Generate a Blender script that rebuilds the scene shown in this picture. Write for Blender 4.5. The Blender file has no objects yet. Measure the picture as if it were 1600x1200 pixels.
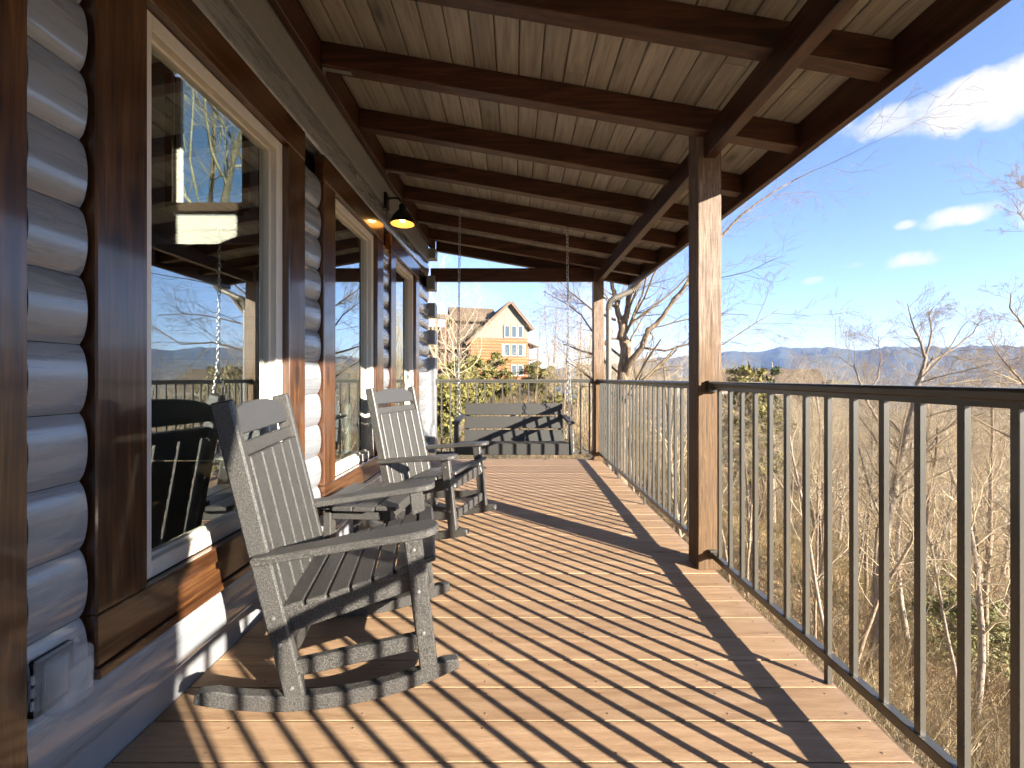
import bpy, bmesh, math, random
import numpy as np
from mathutils import Vector, Matrix, Euler, noise as mnoise
R = math.radians
random.seed(7)
scn = bpy.context.scene
COL = scn.collection

# ------------------------------------------------------------------ camera
CX, CY, F, H = 804.0, 590.0, 655.0, 1.10        # vanishing point (px), focal (px), eye height (m)
cam_d = bpy.data.cameras.new('camera'); cam = bpy.data.objects.new('camera', cam_d); COL.objects.link(cam)
cam.location = (0, 0, H); cam.rotation_euler = (R(90), 0, 0)
cam_d.sensor_width = 36; cam_d.lens = 36 * F / 1600
cam_d.shift_x = -(CX - 800) / 1600; cam_d.shift_y = (CY - 600) / 1600
cam_d.clip_start = 0.02; cam_d.clip_end = 60000
scn.camera = cam
cy_ = scn.cycles; cy_.max_bounces = 6; cy_.diffuse_bounces = 4; cy_.glossy_bounces = 3; cy_.transmission_bounces = 3; cy_.transparent_max_bounces = 8; cy_.volume_bounces = 0
cy_.use_light_tree = False; cy_.caustics_reflective = False; cy_.caustics_refractive = False
# ------------------------------------------------------------------ light
SUN_AZ = math.atan2(0.75, -0.66)               # clockwise from +Y
SUN_EL = R(17.4)
SUN = Vector((math.sin(SUN_AZ) * math.cos(SUN_EL), math.cos(SUN_AZ) * math.cos(SUN_EL), math.sin(SUN_EL)))
EXPO = 2.4
scn.view_settings.view_transform = 'Standard'; scn.view_settings.look = 'None'
scn.view_settings.exposure = EXPO; scn.view_settings.gamma = 1
sd = bpy.data.lights.new('sun', 'SUN'); sd.energy = 5.0; sd.angle = R(0.5); sd.color = (1.0, 0.90, 0.77)
so = bpy.data.objects.new('sun', sd); COL.objects.link(so)
so.rotation_euler = (-SUN).to_track_quat('-Z', 'Y').to_euler(); so.location = (30, -30, 30)

def pxdir(x, y):
    return Vector(((x - CX) / F, 1.0, (CY - y) / F)).normalized()

W = bpy.data.worlds.new('World'); scn.world = W; W.use_nodes = True
nt = W.node_tree; nt.nodes.clear()
def wn(t, **k):
    n = nt.nodes.new(t)
    for a, b in k.items(): setattr(n, a, b)
    return n
def wm(op, a, b=None, c=None, clamp=False):
    n = wn('ShaderNodeMath', operation=op); n.use_clamp = clamp
    for i, v in enumerate((a, b, c)):
        if v is None: continue
        if isinstance(v, (int, float)): n.inputs[i].default_value = v
        else: nt.links.new(v, n.inputs[i])
    return n.outputs[0]
sky = wn('ShaderNodeTexSky', sky_type='NISHITA'); sky.sun_disc = False
sky.sun_elevation = SUN_EL; sky.sun_rotation = SUN_AZ
sky.altitude = 600; sky.air_density = 0.85; sky.dust_density = 0.05; sky.ozone_density = 2.0
bg = wn('ShaderNodeBackground'); bg.inputs[1].default_value = 0.068
tint = wn('ShaderNodeMix', data_type='RGBA', blend_type='MULTIPLY'); tint.inputs[0].default_value = 1; tint.inputs[7].default_value = (.95, .915, 1.03, 1)
nt.links.new(sky.outputs[0], tint.inputs[6]); nt.links.new(tint.outputs[2], bg.inputs[0])
tc = wn('ShaderNodeTexCoord'); D = tc.outputs['Generated']
nz = wn('ShaderNodeTexNoise'); nz.inputs['Scale'].default_value = 9; nz.inputs['Detail'].default_value = 8; nz.inputs['Roughness'].default_value = 0.62
nt.links.new(D, nz.inputs['Vector'])
nz2 = wn('ShaderNodeTexNoise'); nz2.inputs['Scale'].default_value = 28; nz2.inputs['Detail'].default_value = 6
nt.links.new(D, nz2.inputs['Vector'])
nsum = wm('ADD', wm('MULTIPLY', wm('SUBTRACT', nz.outputs[0], 0.5), 4.2), wm('MULTIPLY', wm('SUBTRACT', nz2.outputs[0], 0.5), 1.6))
def dot(v):
    n = wn('ShaderNodeVectorMath', operation='DOT_PRODUCT'); nt.links.new(D, n.inputs[0]); n.inputs[1].default_value = v
    return n.outputs['Value']
total = None
for (x, y, wx, wy, dens) in [(1560, 150, 110, 42, 1), (1400, 185, 90, 26, .8), (1500, 338, 46, 17, 1), (1414, 351, 17, 8, .8), (1424, 406, 40, 15, 1),
                             (1340, 414, 20, 7, .55), (1270, 438, 16, 6, .5), (745, 462, 42, 20, .35), (1800, 300, 150, 45, .9), (2100, 60, 260, 80, .9), (900, 545, 60, 16, .35)]:
    c = pxdir(x, y); u = Vector((0, 0, 1)).cross(c).normalized() * -1; v = c.cross(u).normalized()
    sc = F * c.length / max(c.y, .2) / math.sqrt(1)
    k = c.y                                     # angular scale at that place
    a = wm('DIVIDE', dot(u), wx / F * k); b = wm('DIVIDE', dot(v), wy / F * k)
    r2 = wm('ADD', wm('MULTIPLY', a, a), wm('MULTIPLY', b, b))
    front = wm('GREATER_THAN', dot(c), 0.3)
    m = wm('SUBTRACT', wm('ADD', .95, nsum), r2)
    m = wm('MULTIPLY', wm('MULTIPLY', wm('MULTIPLY', m, 1.15, clamp=True), front), dens)
    total = m if total is None else wm('MAXIMUM', total, m)
# thin wisps everywhere
nz3 = wn('ShaderNodeTexNoise'); nz3.inputs['Scale'].default_value = 2.2; nz3.inputs['Detail'].default_value = 7; nz3.inputs['Roughness'].default_value = 0.6
mp = wn('ShaderNodeMapping'); mp.inputs['Scale'].default_value = (1, 1, 2.8); nt.links.new(D, mp.inputs[0]); nt.links.new(mp.outputs[0], nz3.inputs['Vector'])
wisp = wm('MULTIPLY', wm('SUBTRACT', nz3.outputs[0], 0.54, clamp=True), 1.6, clamp=True)
total = wm('MAXIMUM', total, wisp)
cb = wn('ShaderNodeBackground'); cb.inputs[0].default_value = (1.0, 0.98, 0.96, 1); cb.inputs[1].default_value = 0.205
mx = wn('ShaderNodeMixShader'); nt.links.new(total, mx.inputs[0]); nt.links.new(bg.outputs[0], mx.inputs[1]); nt.links.new(cb.outputs[0], mx.inputs[2])
wo = wn('ShaderNodeOutputWorld'); nt.links.new(mx.outputs[0], wo.inputs[0])

# ------------------------------------------------------------------ materials
MATS = {}
class NB:
    def __init__(s, name):
        s.m = bpy.data.materials.new(name); s.m.use_nodes = True; s.t = s.m.node_tree; s.t.nodes.clear()
        s.out = s.n('ShaderNodeOutputMaterial'); s.p = s.n('ShaderNodeBsdfPrincipled'); s.l(s.p.outputs[0], s.out.inputs[0])
        MATS[name] = s.m
    def n(s, t, **k):
        x = s.t.nodes.new(t)
        for a, b in k.items(): setattr(x, a, b)
        return x
    def l(s, a, b): s.t.links.new(a, b)
    def math(s, op, a, b=None, clamp=False):
        x = s.n('ShaderNodeMath', operation=op); x.use_clamp = clamp
        for i, v in enumerate((a, b)):
            if v is None: continue
            if isinstance(v, (int, float)): x.inputs[i].default_value = v
            else: s.l(v, x.inputs[i])
        return x.outputs[0]
    def coords(s, scale=(1, 1, 1), rnd=True, kind='Object'):
        tc = s.n('ShaderNodeTexCoord'); src = tc.outputs[kind]
        if rnd:
            oi = s.n('ShaderNodeObjectInfo'); mul = s.math('MULTIPLY', oi.outputs['Random'], 37.0)
            ad = s.n('ShaderNodeVectorMath', operation='ADD'); s.l(src, ad.inputs[0]); s.l(mul, ad.inputs[1]); src = ad.outputs[0]
        m = s.n('ShaderNodeMapping'); m.inputs['Scale'].default_value = scale; s.l(src, m.inputs[0])
        return m.outputs[0]
    def noise(s, vec, scale=5, detail=4, rough=0.55, dist=0):
        x = s.n('ShaderNodeTexNoise'); x.inputs['Scale'].default_value = scale; x.inputs['Detail'].default_value = detail
        x.inputs['Roughness'].default_value = rough; x.inputs['Distortion'].default_value = dist; s.l(vec, x.inputs['Vector']); return x.outputs[0]
    def ramp(s, fac, stops):
        x = s.n('ShaderNodeValToRGB'); s.l(fac, x.inputs[0]); e = x.color_ramp.elements
        while len(e) < len(stops): e.new(0.5)
        for i, (p, c) in enumerate(stops): e[i].position = p; e[i].color = tuple(c) + (1,)
        return x.outputs[0]
    def mix(s, fac, a, b, mode='MIX'):
        x = s.n('ShaderNodeMix', data_type='RGBA', blend_type=mode)
        for sock, v in ((x.inputs[0], fac), (x.inputs[6], a), (x.inputs[7], b)):
            if isinstance(v, (int, float)): sock.default_value = v
            elif isinstance(v, tuple): sock.default_value = v + (1,)
            else: s.l(v, sock)
        return x.outputs[2]
    def jitter(s, col, amt=.15):
        oi = s.n('ShaderNodeObjectInfo')
        hsv = s.n('ShaderNodeHueSaturation'); s.l(col, hsv.inputs['Color'])
        s.l(s.math('ADD', s.math('MULTIPLY', s.math('SUBTRACT', oi.outputs['Random'], .5), 2 * amt), 1.0), hsv.inputs['Value'])
        return hsv.outputs[0]
    def bump(s, h, strength=.3, dist=.002):
        b = s.n('ShaderNodeBump'); b.inputs['Strength'].default_value = strength; b.inputs['Distance'].default_value = dist
        s.l(h, b.inputs['Height']); s.l(b.outputs[0], s.p.inputs['Normal'])
    def set(s, **k):
        for a, v in k.items():
            sock = s.p.inputs[a.replace('_', ' ')]
            if isinstance(v, tuple): sock.default_value = v + (1,) if len(v) == 3 else v
            elif isinstance(v, (int, float)): sock.default_value = v
            else: s.l(v, sock)

def stretch(axis, k=14.0):
    s = [k, k, k]; s['xyz'.index(axis)] = 1.0
    return tuple(s)
def wood(name, axis, dark, mid, light, rough=.5, coat=0, k=14, bump=.35, jit=.15, knots=True, spec=.5):
    b = NB(name); v = b.coords(stretch(axis, k)); g = b.noise(v, 3.0, 7, .62, .6)
    col = b.ramp(g, [(.3, dark), (.5, mid), (.68, light)])
    v2 = b.coords(stretch(axis, 3.0)); w = b.noise(v2, 1.4, 3)
    col = b.mix(b.math('MULTIPLY', w, .55), col, dark, 'MIX')
    hgt = g
    if axis == 'x' and name == 'deck_x':
        fg = b.noise(b.coords((4.5, 48, 48)), 3.0, 6, .65, 1.6); col = b.mix(b.math('MULTIPLY', b.math('SUBTRACT', fg, .50, True), 2.6, True), col, (.23, .14, .08)); hgt = b.math('ADD', g, fg)
    if knots:
        vk = b.coords(stretch(axis, 2.6)); vo = b.n('ShaderNodeTexVoronoi'); vo.inputs['Scale'].default_value = 2.1; b.l(vk, vo.inputs['Vector'])
        kn = b.math('MULTIPLY', b.math('SUBTRACT', 1.0, b.math('MULTIPLY', vo.outputs['Distance'], 5.2), clamp=True), 1.6, clamp=True)
        col = b.mix(b.math('MULTIPLY', kn, .8), col, tuple(c * .3 for c in dark))
    col = b.jitter(col, jit)
    b.set(Base_Color=col, Roughness=rough, Coat_Weight=coat, Coat_Roughness=.09, Specular_IOR_Level=spec)
    b.bump(hgt, bump, .002)
    return b.m
for ax in 'xyz':
    wood('stain_' + ax, ax, (.022, .008, .005), (.062, .0235, .0125), (.125, .05, .025), .4)
    wood('trim_' + ax, ax, (.026, .010, .005), (.085, .034, .012), (.19, .082, .026), .32, coat=1.0, k=18, bump=.25)
wood('deck_x', 'x', (.27, .165, .092), (.385, .255, .15), (.48, .335, .21), .6, k=11, bump=.5, jit=.10, knots=False, spec=.3)
wood('rim_y', 'y', (.10, .065, .04), (.2, .13, .085), (.3, .21, .14), .75, k=20, jit=.1)
wood('ceiling_y', 'y', (.19, .176, .156), (.335, .318, .29), (.425, .405, .372), .48, k=16, bump=.25, jit=.13)
wood('shiplap', 'x', (.55, .52, .46), (.66, .63, .57), (.72, .69, .63), .55, k=12, bump=.1, jit=.04, knots=False)
wood('floor_in', 'x', (.05, .03, .018), (.09, .05, .03), (.13, .08, .045), .35, k=14)
wood('dark_in', 'y', (.02, .014, .01), (.035, .025, .018), (.05, .035, .025), .5)

# post: weathered grey-brown
b = NB('post_wood'); v = b.coords((34, 34, 1.5)); g = b.noise(v, 3.2, 9, .72, 1.0)
v2 = b.coords((3, 3, .9)); w = b.noise(v2, 3.0, 5, .6)
c1 = b.ramp(g, [(.3, (.028, .0135, .005)), (.5, (.098, .053, .019)), (.7, (.18, .105, .042))])
c2 = b.ramp(g, [(.36, (.055, .033, .02)), (.52, (.21, .15, .105)), (.68, (.37, .30, .235))])
tcp = b.n('ShaderNodeTexCoord'); sp = b.n('ShaderNodeSeparateXYZ'); b.l(tcp.outputs['Object'], sp.inputs[0])
hz_ = b.math('MULTIPLY', b.math('SUBTRACT', b.math('ADD', sp.outputs[2], b.math('MULTIPLY', w, .9)), 1.55), 2.2, clamp=True)
col = b.mix(hz_, c1, c2)
vs = b.coords((5, 5, 200)); saw = b.noise(vs, 1.0, 2)
b.set(Base_Color=b.mix(b.math('MULTIPLY', b.math('MULTIPLY', saw, hz_), .5), col, (.05, .03, .02)), Roughness=.72)
b.bump(g, .6, .003)

# painted logs
b = NB('log_paint'); v = b.coords((10, 1, 10)); g = b.noise(v, 3, 6, .6, .4)
col = b.ramp(g, [(.3, (.195, .21, .228)), (.55, (.245, .262, .283)), (.75, (.28, .298, .318))])
vk = b.coords((3.6, 1.5, 3.6)); vo = b.n('ShaderNodeTexVoronoi'); vo.inputs['Scale'].default_value = 1.7; b.l(vk, vo.inputs['Vector'])
kd = vo.outputs['Distance']; near_ = b.math('SUBTRACT', 1.0, b.math('MULTIPLY', kd, 4.2), clamp=True)
rings = b.math('MULTIPLY', near_, b.math('ADD', .35, b.math('MULTIPLY', b.math('SINE', b.math('MULTIPLY', kd, 95.0)), .35)))
col = b.mix(rings, col, (.10, .09, .08))
chk = b.math('MULTIPLY', b.math('SUBTRACT', b.noise(b.coords((26, 1.3, 26)), 2.2, 4, .6, .3), .73, True), 7.0, True)
col = b.mix(b.math('MULTIPLY', chk, .6), col, (.10, .10, .10))
scf = b.math('MULTIPLY', b.math('SUBTRACT', b.noise(b.coords((9, 6, 9)), 4, 5, .7), .72, True), 8.0, True)
col = b.mix(b.math('MULTIPLY', scf, .5), col, (.42, .42, .41))
b.set(Base_Color=b.jitter(col, .09), Roughness=b.math('ADD', .2, b.math('MULTIPLY', g, .16)), Specular_IOR_Level=.8, Coat_Weight=1.0, Coat_Roughness=.09)
b.bump(b.math('ADD', g, b.noise(b.coords((60, 30, 60)), 2, 2)), .18, .0015)

def plain(name, col, rough=.5, metal=0, nscale=40, amt=.12, bump=.12, spec=.5, jit=0):
    b = NB(name); v = b.coords((1, 1, 1)); g = b.noise(v, nscale, 4); g2 = b.noise(v, nscale * .12, 3)
    f = b.math('ADD', b.math('MULTIPLY', g, .6), b.math('MULTIPLY', g2, .4))
    c = b.ramp(f, [(.3, tuple(x * (1 - amt) for x in col)), (.7, tuple(min(1, x * (1 + amt)) for x in col))])
    if jit: c = b.jitter(c, jit)
    b.set(Base_Color=c, Roughness=rough, Metallic=metal, Specular_IOR_Level=spec)
    if bump: b.bump(g, bump, .001)
    return b.m
plain('black_metal', (.068, .066, .057), .27, 0, 220, .1, .12, .6)
plain('white_vinyl', (.70, .66, .58), .42, 0, 20, .04, .03)
plain('galvanized', (.36, .36, .35), .42, .85, 90, .25, .2)
plain('gutter_tan', (.125, .115, .095), .42, 0, 30, .06, .05)
plain('skirt_paint', (.235, .245, .258), .34, 0, 25, .08, .1)
plain('asphalt_roof', (.125, .09, .063), .9, 0, 9, .25, .4, .2)
plain('dark_void', (.012, .011, .01), .9, 0, 10, .1, 0, .1)
plain('lamp_black', (.012, .011, .01), .4, .3, 60, .1, .05)
plain('concrete', (.35, .33, .30), .9, 0, 12, .15, .2)
# HDPE lumber: speckled matt grey
b = NB('poly_lumber'); v = b.coords((1, 1, 1)); g = b.noise(v, 250, 3, .75); g2 = b.noise(v, 6, 3)
c = b.ramp(g, [(.40, (.017, .0165, .0155)), (.5, (.040, .039, .036)), (.60, (.105, .102, .094))])
b.set(Base_Color=b.mix(b.math('MULTIPLY', g2, .25), c, (.06, .058, .054)), Roughness=.42, Specular_IOR_Level=.5)
b.bump(g, .5, .0012)
plain('poly_smooth', (.048, .048, .048), .42, 0, 300, .12, .15)
b = NB('swing_poly'); v = b.coords((1, 1, 1)); g = b.noise(v, 300, 3, .7)
b.set(Base_Color=b.ramp(g, [(.36, (.020, .0197, .018)), (.66, (.039, .038, .035))]), Roughness=.55); b.bump(g, .3, .001)

# coated window glass: mirror-like outside face, clear to light
b = NB('window_glass'); t = b.t
lw = b.n('ShaderNodeLayerWeight'); lw.inputs[0].default_value = .5
fac = b.math('ADD', .14, b.math('MULTIPLY', lw.outputs['Facing'], .80), clamp=True)
ge = b.n('ShaderNodeNewGeometry'); fac = b.math('MULTIPLY', fac, b.math('SUBTRACT', 1.0, ge.outputs['Backfacing']))
tr = b.n('ShaderNodeBsdfTransparent'); tr.inputs[0].default_value = (.86, .92, .89, 1)
gl = b.n('ShaderNodeBsdfGlossy'); gl.inputs['Roughness'].default_value = 0.0; gl.inputs[0].default_value = (.90, .97, .96, 1)
mxs = b.n('ShaderNodeMixShader'); b.l(fac, mxs.inputs[0]); b.l(tr.outputs[0], mxs.inputs[1]); b.l(gl.outputs[0], mxs.inputs[2]); b.l(mxs.outputs[0], b.out.inputs[0])
b = NB('far_glass'); b.set(Base_Color=(.05, .07, .08), Roughness=.06, Specular_IOR_Level=1.0)
# cloudy clear plastic
b = NB('clear_plastic'); v = b.coords(); g = b.noise(v, 18, 4)
tr = b.n('ShaderNodeBsdfTransparent'); tr.inputs[0].default_value = (.93, .95, .97, 1)
mxs = b.n('ShaderNodeMixShader'); b.l(b.ramp(g, [(.35, (.20,) * 3), (.65, (.36,) * 3)]), mxs.inputs[0]); b.l(tr.outputs[0], mxs.inputs[1]); b.l(b.p.outputs[0], mxs.inputs[2]); b.l(mxs.outputs[0], b.out.inputs[0])
b.set(Base_Color=(.62, .63, .62), Roughness=.1, Specular_IOR_Level=1.0)
b = NB('bulb'); em = b.n('ShaderNodeEmission'); em.inputs[0].default_value = (1, .62, .22, 1); em.inputs[1].default_value = 7; b.l(em.outputs[0], b.out.inputs[0])
plain('shade_inside', (.62, .42, .16), .5)

# outdoors
def bark(name, c0, c1, c2):
    b = NB(name); v = b.coords((9, 9, 2.2)); g = b.noise(v, 2.6, 6, .7, .5)
    b.set(Base_Color=b.jitter(b.ramp(g, [(.3, c0), (.5, c1), (.7, c2)]), .25), Roughness=.9, Specular_IOR_Level=.15); b.bump(g, .8, .02); return b.m
bark('bark', (.08, .055, .036), (.22, .165, .11), (.40, .325, .235))
bark('bark_pale', (.11, .09, .07), (.23, .19, .145), (.36, .31, .25))
plain('twig', (.28, .22, .145), .9, 0, 3, .35, 0, .1, .3)
plain('twig_pale', (.46, .385, .26), .9, 0, 3, .35, 0, .1, .3)
b = NB('needles'); g = b.noise(b.coords((1, 1, 1)), 1.6, 3); g2 = b.noise(b.coords(), 14, 2)
b.set(Base_Color=b.mix(b.math('MULTIPLY', g2, .6), b.ramp(g, [(.3, (.10, .10, .024)), (.7, (.26, .225, .07))]), (.17, .155, .05)), Roughness=.75, Specular_IOR_Level=.2)
b = NB('olive_shrub'); g = b.noise(b.coords(), 3, 4)
b.set(Base_Color=b.ramp(g, [(.3, (.12, .12, .045)), (.7, (.25, .235, .10))]), Roughness=.8, Specular_IOR_Level=.2)
b = NB('needles_dark'); g = b.noise(b.coords(), 2, 3)
b.set(Base_Color=b.ramp(g, [(.3, (.025, .045, .018)), (.7, (.07, .10, .03))]), Roughness=.75, Specular_IOR_Level=.2)
b = NB('brush_tan'); g = b.noise(b.coords((1, 1, 1), False), .9, 4, .7); g2 = b.noise(b.coords((1, 1, 1), False), .13, 3, .6)
c = b.ramp(g, [(.3, (.10, .07, .038)), (.5, (.29, .222, .128)), (.7, (.52, .43, .28))])
b.set(Base_Color=b.mix(b.math('MULTIPLY', b.math('SUBTRACT', g2, .45, True), 2.2, True), c, (.30, .28, .12)), Roughness=.95, Specular_IOR_Level=.1)
b = NB('leaf_litter'); v = b.coords((1, 1, 1), False); g = b.noise(v, 3.2, 8, .75); g2 = b.noise(v, .12, 5, .6); g3 = b.noise(v, .45, 4, .6); gs = b.noise(v, .21, 5, .7)
c = b.ramp(g, [(.28, (.06, .038, .02)), (.46, (.24, .16, .085)), (.6, (.40, .29, .165)), (.72, (.56, .44, .28))])  # darkest tones also carry the shade between the leaves
c = b.mix(b.math('MULTIPLY', b.math('SUBTRACT', g3, .5, True), 2.6, True), c, (.10, .105, .035))
c = b.mix(b.math('MULTIPLY', b.math('SUBTRACT', gs, .66, True), 14, True), c, (.72, .74, .78))
# far off the leaf litter reads as grey-brown woods
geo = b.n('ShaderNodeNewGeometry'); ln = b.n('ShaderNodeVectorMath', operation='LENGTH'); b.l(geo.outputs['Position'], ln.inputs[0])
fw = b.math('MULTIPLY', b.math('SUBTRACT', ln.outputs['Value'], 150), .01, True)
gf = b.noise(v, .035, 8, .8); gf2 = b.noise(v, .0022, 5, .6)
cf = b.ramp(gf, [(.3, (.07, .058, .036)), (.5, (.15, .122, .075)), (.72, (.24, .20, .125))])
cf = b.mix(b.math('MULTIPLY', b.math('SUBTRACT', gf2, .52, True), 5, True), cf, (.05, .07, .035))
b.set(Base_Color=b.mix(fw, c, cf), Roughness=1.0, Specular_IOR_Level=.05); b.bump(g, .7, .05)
b = NB('mountain_woods'); v = b.coords((1, 1, 1), False); g = b.noise(v, .004, 9, .7); g2 = b.noise(v, .0006, 4)
c = b.ramp(g, [(.3, (.025, .03, .03)), (.5, (.06, .057, .05)), (.7, (.10, .085, .07))])
b.set(Base_Color=b.mix(g2, c, (.05, .065, .04)), Roughness=1, Specular_IOR_Level=0)
plain('house_beige', (.175, .172, .14), .8, 0, 6, .1, .1)
wood('house_orange', 'x', (.19, .055, .014), (.30, .09, .022), (.40, .135, .035), .6, k=6, jit=.12, knots=False)
plain('house_dark', (.07, .045, .03), .7, 0, 5, .25, .1)
plain('house_trim', (.16, .085, .045), .6, 0, 8, .15, .1)
plain('cream', (.40, .385, .34), .7, 0, 8, .1, .05)
plain('olive_wood', (.13, .14, .10), .7, 0, 8, .1, .05)
M = MATS

# ------------------------------------------------------------------ mesh helpers
class MB:
    def __init__(s): s.bm = bmesh.new()
    def box(s, lo, hi, bev=0, mat=None, seg=1):
        lo = Vector(lo); hi = Vector(hi)
        t = bmesh.new(); bmesh.ops.create_cube(t, size=1)
        sz = hi - lo; c = (lo + hi) / 2
        for v in t.verts: v.co = Vector((v.co.x * sz.x, v.co.y * sz.y, v.co.z * sz.z))
        if bev: bmesh.ops.bevel(t, geom=list(t.edges), offset=bev, segments=seg, affect='EDGES', profile=.5)
        for v in t.verts: v.co += c
        if mat is not None: t.transform(mat)
        s._merge(t); return s
    def _merge(s, t):
        me = bpy.data.meshes.new('t'); t.to_mesh(me); t.free(); s.bm.from_mesh(me); bpy.data.meshes.remove(me)
    def bar(s, a, b, w, h, bev=0, up=(0, 0, 1)):
        """box from a to b, width w (sideways), height h (along up)"""
        a = Vector(a); b = Vector(b); d = b - a; L = d.length; x = d / L
        y = Vector(up).cross(x)
        if y.length < 1e-4: y = Vector((0, 1, 0)).cross(x)
        y.normalize(); z = x.cross(y)
        m = Matrix(((x.x, y.x, z.x, a.x), (x.y, y.y, z.y, a.y), (x.z, y.z, z.z, a.z), (0, 0, 0, 1)))
        return s.box((0, -w / 2, -h / 2), (L, w / 2, h / 2), bev, m)
    def prism(s, prof, lo, hi, axis='y', bev=0):
        """extrude a 2-d outline; axis y -> outline is (x,z), axis x -> (y,z), axis z -> (x,y)"""
        f = {'y': lambda p, t: (p[0], t, p[1]), 'x': lambda p, t: (t, p[0], p[1]), 'z': lambda p, t: (p[0], p[1], t)}[axis]
        t = bmesh.new(); A = [t.verts.new(f(p, lo)) for p in prof]; B = [t.verts.new(f(p, hi)) for p in prof]
        t.faces.new(A); t.faces.new(B[::-1]); n = len(prof)
        for i in range(n): t.faces.new((A[i], B[i], B[(i + 1) % n], A[(i + 1) % n]))
        bmesh.ops.recalc_face_normals(t, faces=t.faces)
        if bev: bmesh.ops.bevel(t, geom=list(t.edges), offset=bev, segments=1, affect='EDGES')
        s._merge(t); return s
    def tube(s, pts, rad, n=8, cap=True, close=False):
        pts = [Vector(p) for p in pts]; k = len(pts)
        rad = [rad] * k if isinstance(rad, (int, float)) else rad
        rings = []; pd = None
        for i, p in enumerate(pts):
            if close: d = (pts[(i + 1) % k] - pts[i - 1]).normalized()
            else: d = (pts[min(i + 1, k - 1)] - pts[max(i - 1, 0)]).normalized()
            if pd is None:
                u = d.orthogonal().normalized()
            else:
                u = (u - d * u.dot(d)); u = u.normalized() if u.length > 1e-5 else d.orthogonal().normalized()
            pd = d; w = d.cross(u)
            rings.append([s.bm.verts.new(p + (u * math.cos(2 * math.pi * j / n) + w * math.sin(2 * math.pi * j / n)) * rad[i]) for j in range(n)])
        m = k if close else k - 1
        for i in range(m):
            a = rings[i]; b_ = rings[(i + 1) % k]
            for j in range(n): s.bm.faces.new((a[j], a[(j + 1) % n], b_[(j + 1) % n], b_[j]))
        if cap and not close: s.bm.faces.new(rings[0][::-1]); s.bm.faces.new(rings[-1])
        return s
    def lathe(s, prof, c=(0, 0, 0), n=24, axis=None):
        c = Vector(c); rings = []
        for r, z in prof: rings.append([s.bm.verts.new(c + Vector((r * math.cos(2 * math.pi * j / n), r * math.sin(2 * math.pi * j / n), z))) for j in range(n)])
        for i in range(len(prof) - 1):
            for j in range(n): s.bm.faces.new((rings[i][j], rings[i][(j + 1) % n], rings[i + 1][(j + 1) % n], rings[i + 1][j]))
        return s
    def build(s, name, mat, parent=None, smooth=False, loc=None):
        me = bpy.data.meshes.new(name); s.bm.to_mesh(me); s.bm.free()
        if smooth:
            me.polygons.foreach_set('use_smooth', [True] * len(me.polygons))
            if smooth != 'all': me.set_sharp_from_angle(angle=R(40))
        me.materials.append(M[mat]); return link(name, me, parent, loc)
def link(name, me, parent=None, loc=None):
    o = bpy.data.objects.new(name, me); COL.objects.link(o); o.parent = parent
    if loc is not None: o.location = loc
    return o
def tag(o, label=None, cat=None, group=None, kind=None):
    if label: o['label'] = label
    if cat: o['category'] = cat
    if group: o['group'] = group
    if kind: o['kind'] = kind
    return o
def empty(name, loc=(0, 0, 0), rz=0, label=None, cat=None, group=None, kind=None):
    o = bpy.data.objects.new(name, None); COL.objects.link(o); o.location = loc; o.rotation_euler = (0, 0, rz); o.empty_display_size = .1
    return tag(o, label, cat, group, kind)
def copy_tree(o, parent=None):
    c = o.copy(); COL.objects.link(c); c.parent = parent
    for ch in list(o.children): copy_tree(ch, c)
    return c
def raw_mesh(name, verts, faces, mat, smooth=False):
    me = bpy.data.meshes.new(name); me.from_pydata(verts, [], faces); me.update()
    if smooth: me.polygons.foreach_set('use_smooth', [True] * len(me.polygons))
    me.materials.append(M[mat]); return me

# ------------------------------------------------------------------ terrain
def sstep(a, b_, x):
    t = min(1, max(0, (x - a) / (b_ - a))); return t * t * (3 - 2 * t)
def gz(x, y):
    # level with the hill crest ahead on the left, dropping away to the right into the valley
    z = -3.2 + 3.4 * sstep(4, 52, y) - .012 * max(0, y - 60)
    r = max(0, x - 0.5)
    far = math.hypot(x, y)
    z -= .40 * r * (1 - .35 * sstep(0, 90, r))
    z -= .10 * max(0, y - 75)
    if x < -12: z += .02 * (-12 - x)
    z += 1.2 * mnoise.noise(Vector((x * .045, y * .045, 3.1))) * sstep(4, 30, far) + .25 * mnoise.noise(Vector((x * .3, y * .3, 1)))
    floor_ = -210 + 26 * mnoise.noise(Vector((x * .0011, y * .0011, .5))) + 9 * mnoise.noise(Vector((x * .005, y * .005, .7)))
    z = max(z, floor_) if far > 60 else z
    return z
def polar_ground():
    vs = []; fs = []
    rad = [0.0] + [1.2 * 1.085 ** i for i in range(110)]
    rad = [r for r in rad if r < 9200]
    na = 168
    for r in rad:
        for k in range(na):
            a = 2 * math.pi * k / na; x = r * math.cos(a); y = r * math.sin(a); vs.append((x, y, gz(x, y)))
    for i in range(len(rad) - 1):
        for k in range(na):
            a = i * na + k; b_ = i * na + (k + 1) % na; fs.append((a, b_, b_ + na, a + na))
    me = raw_mesh('ground', vs, fs, 'leaf_litter', True); return link('ground', me)
tag(polar_ground(), 'leaf covered wooded hillside and valley floor', 'ground', kind='structure')

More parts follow.
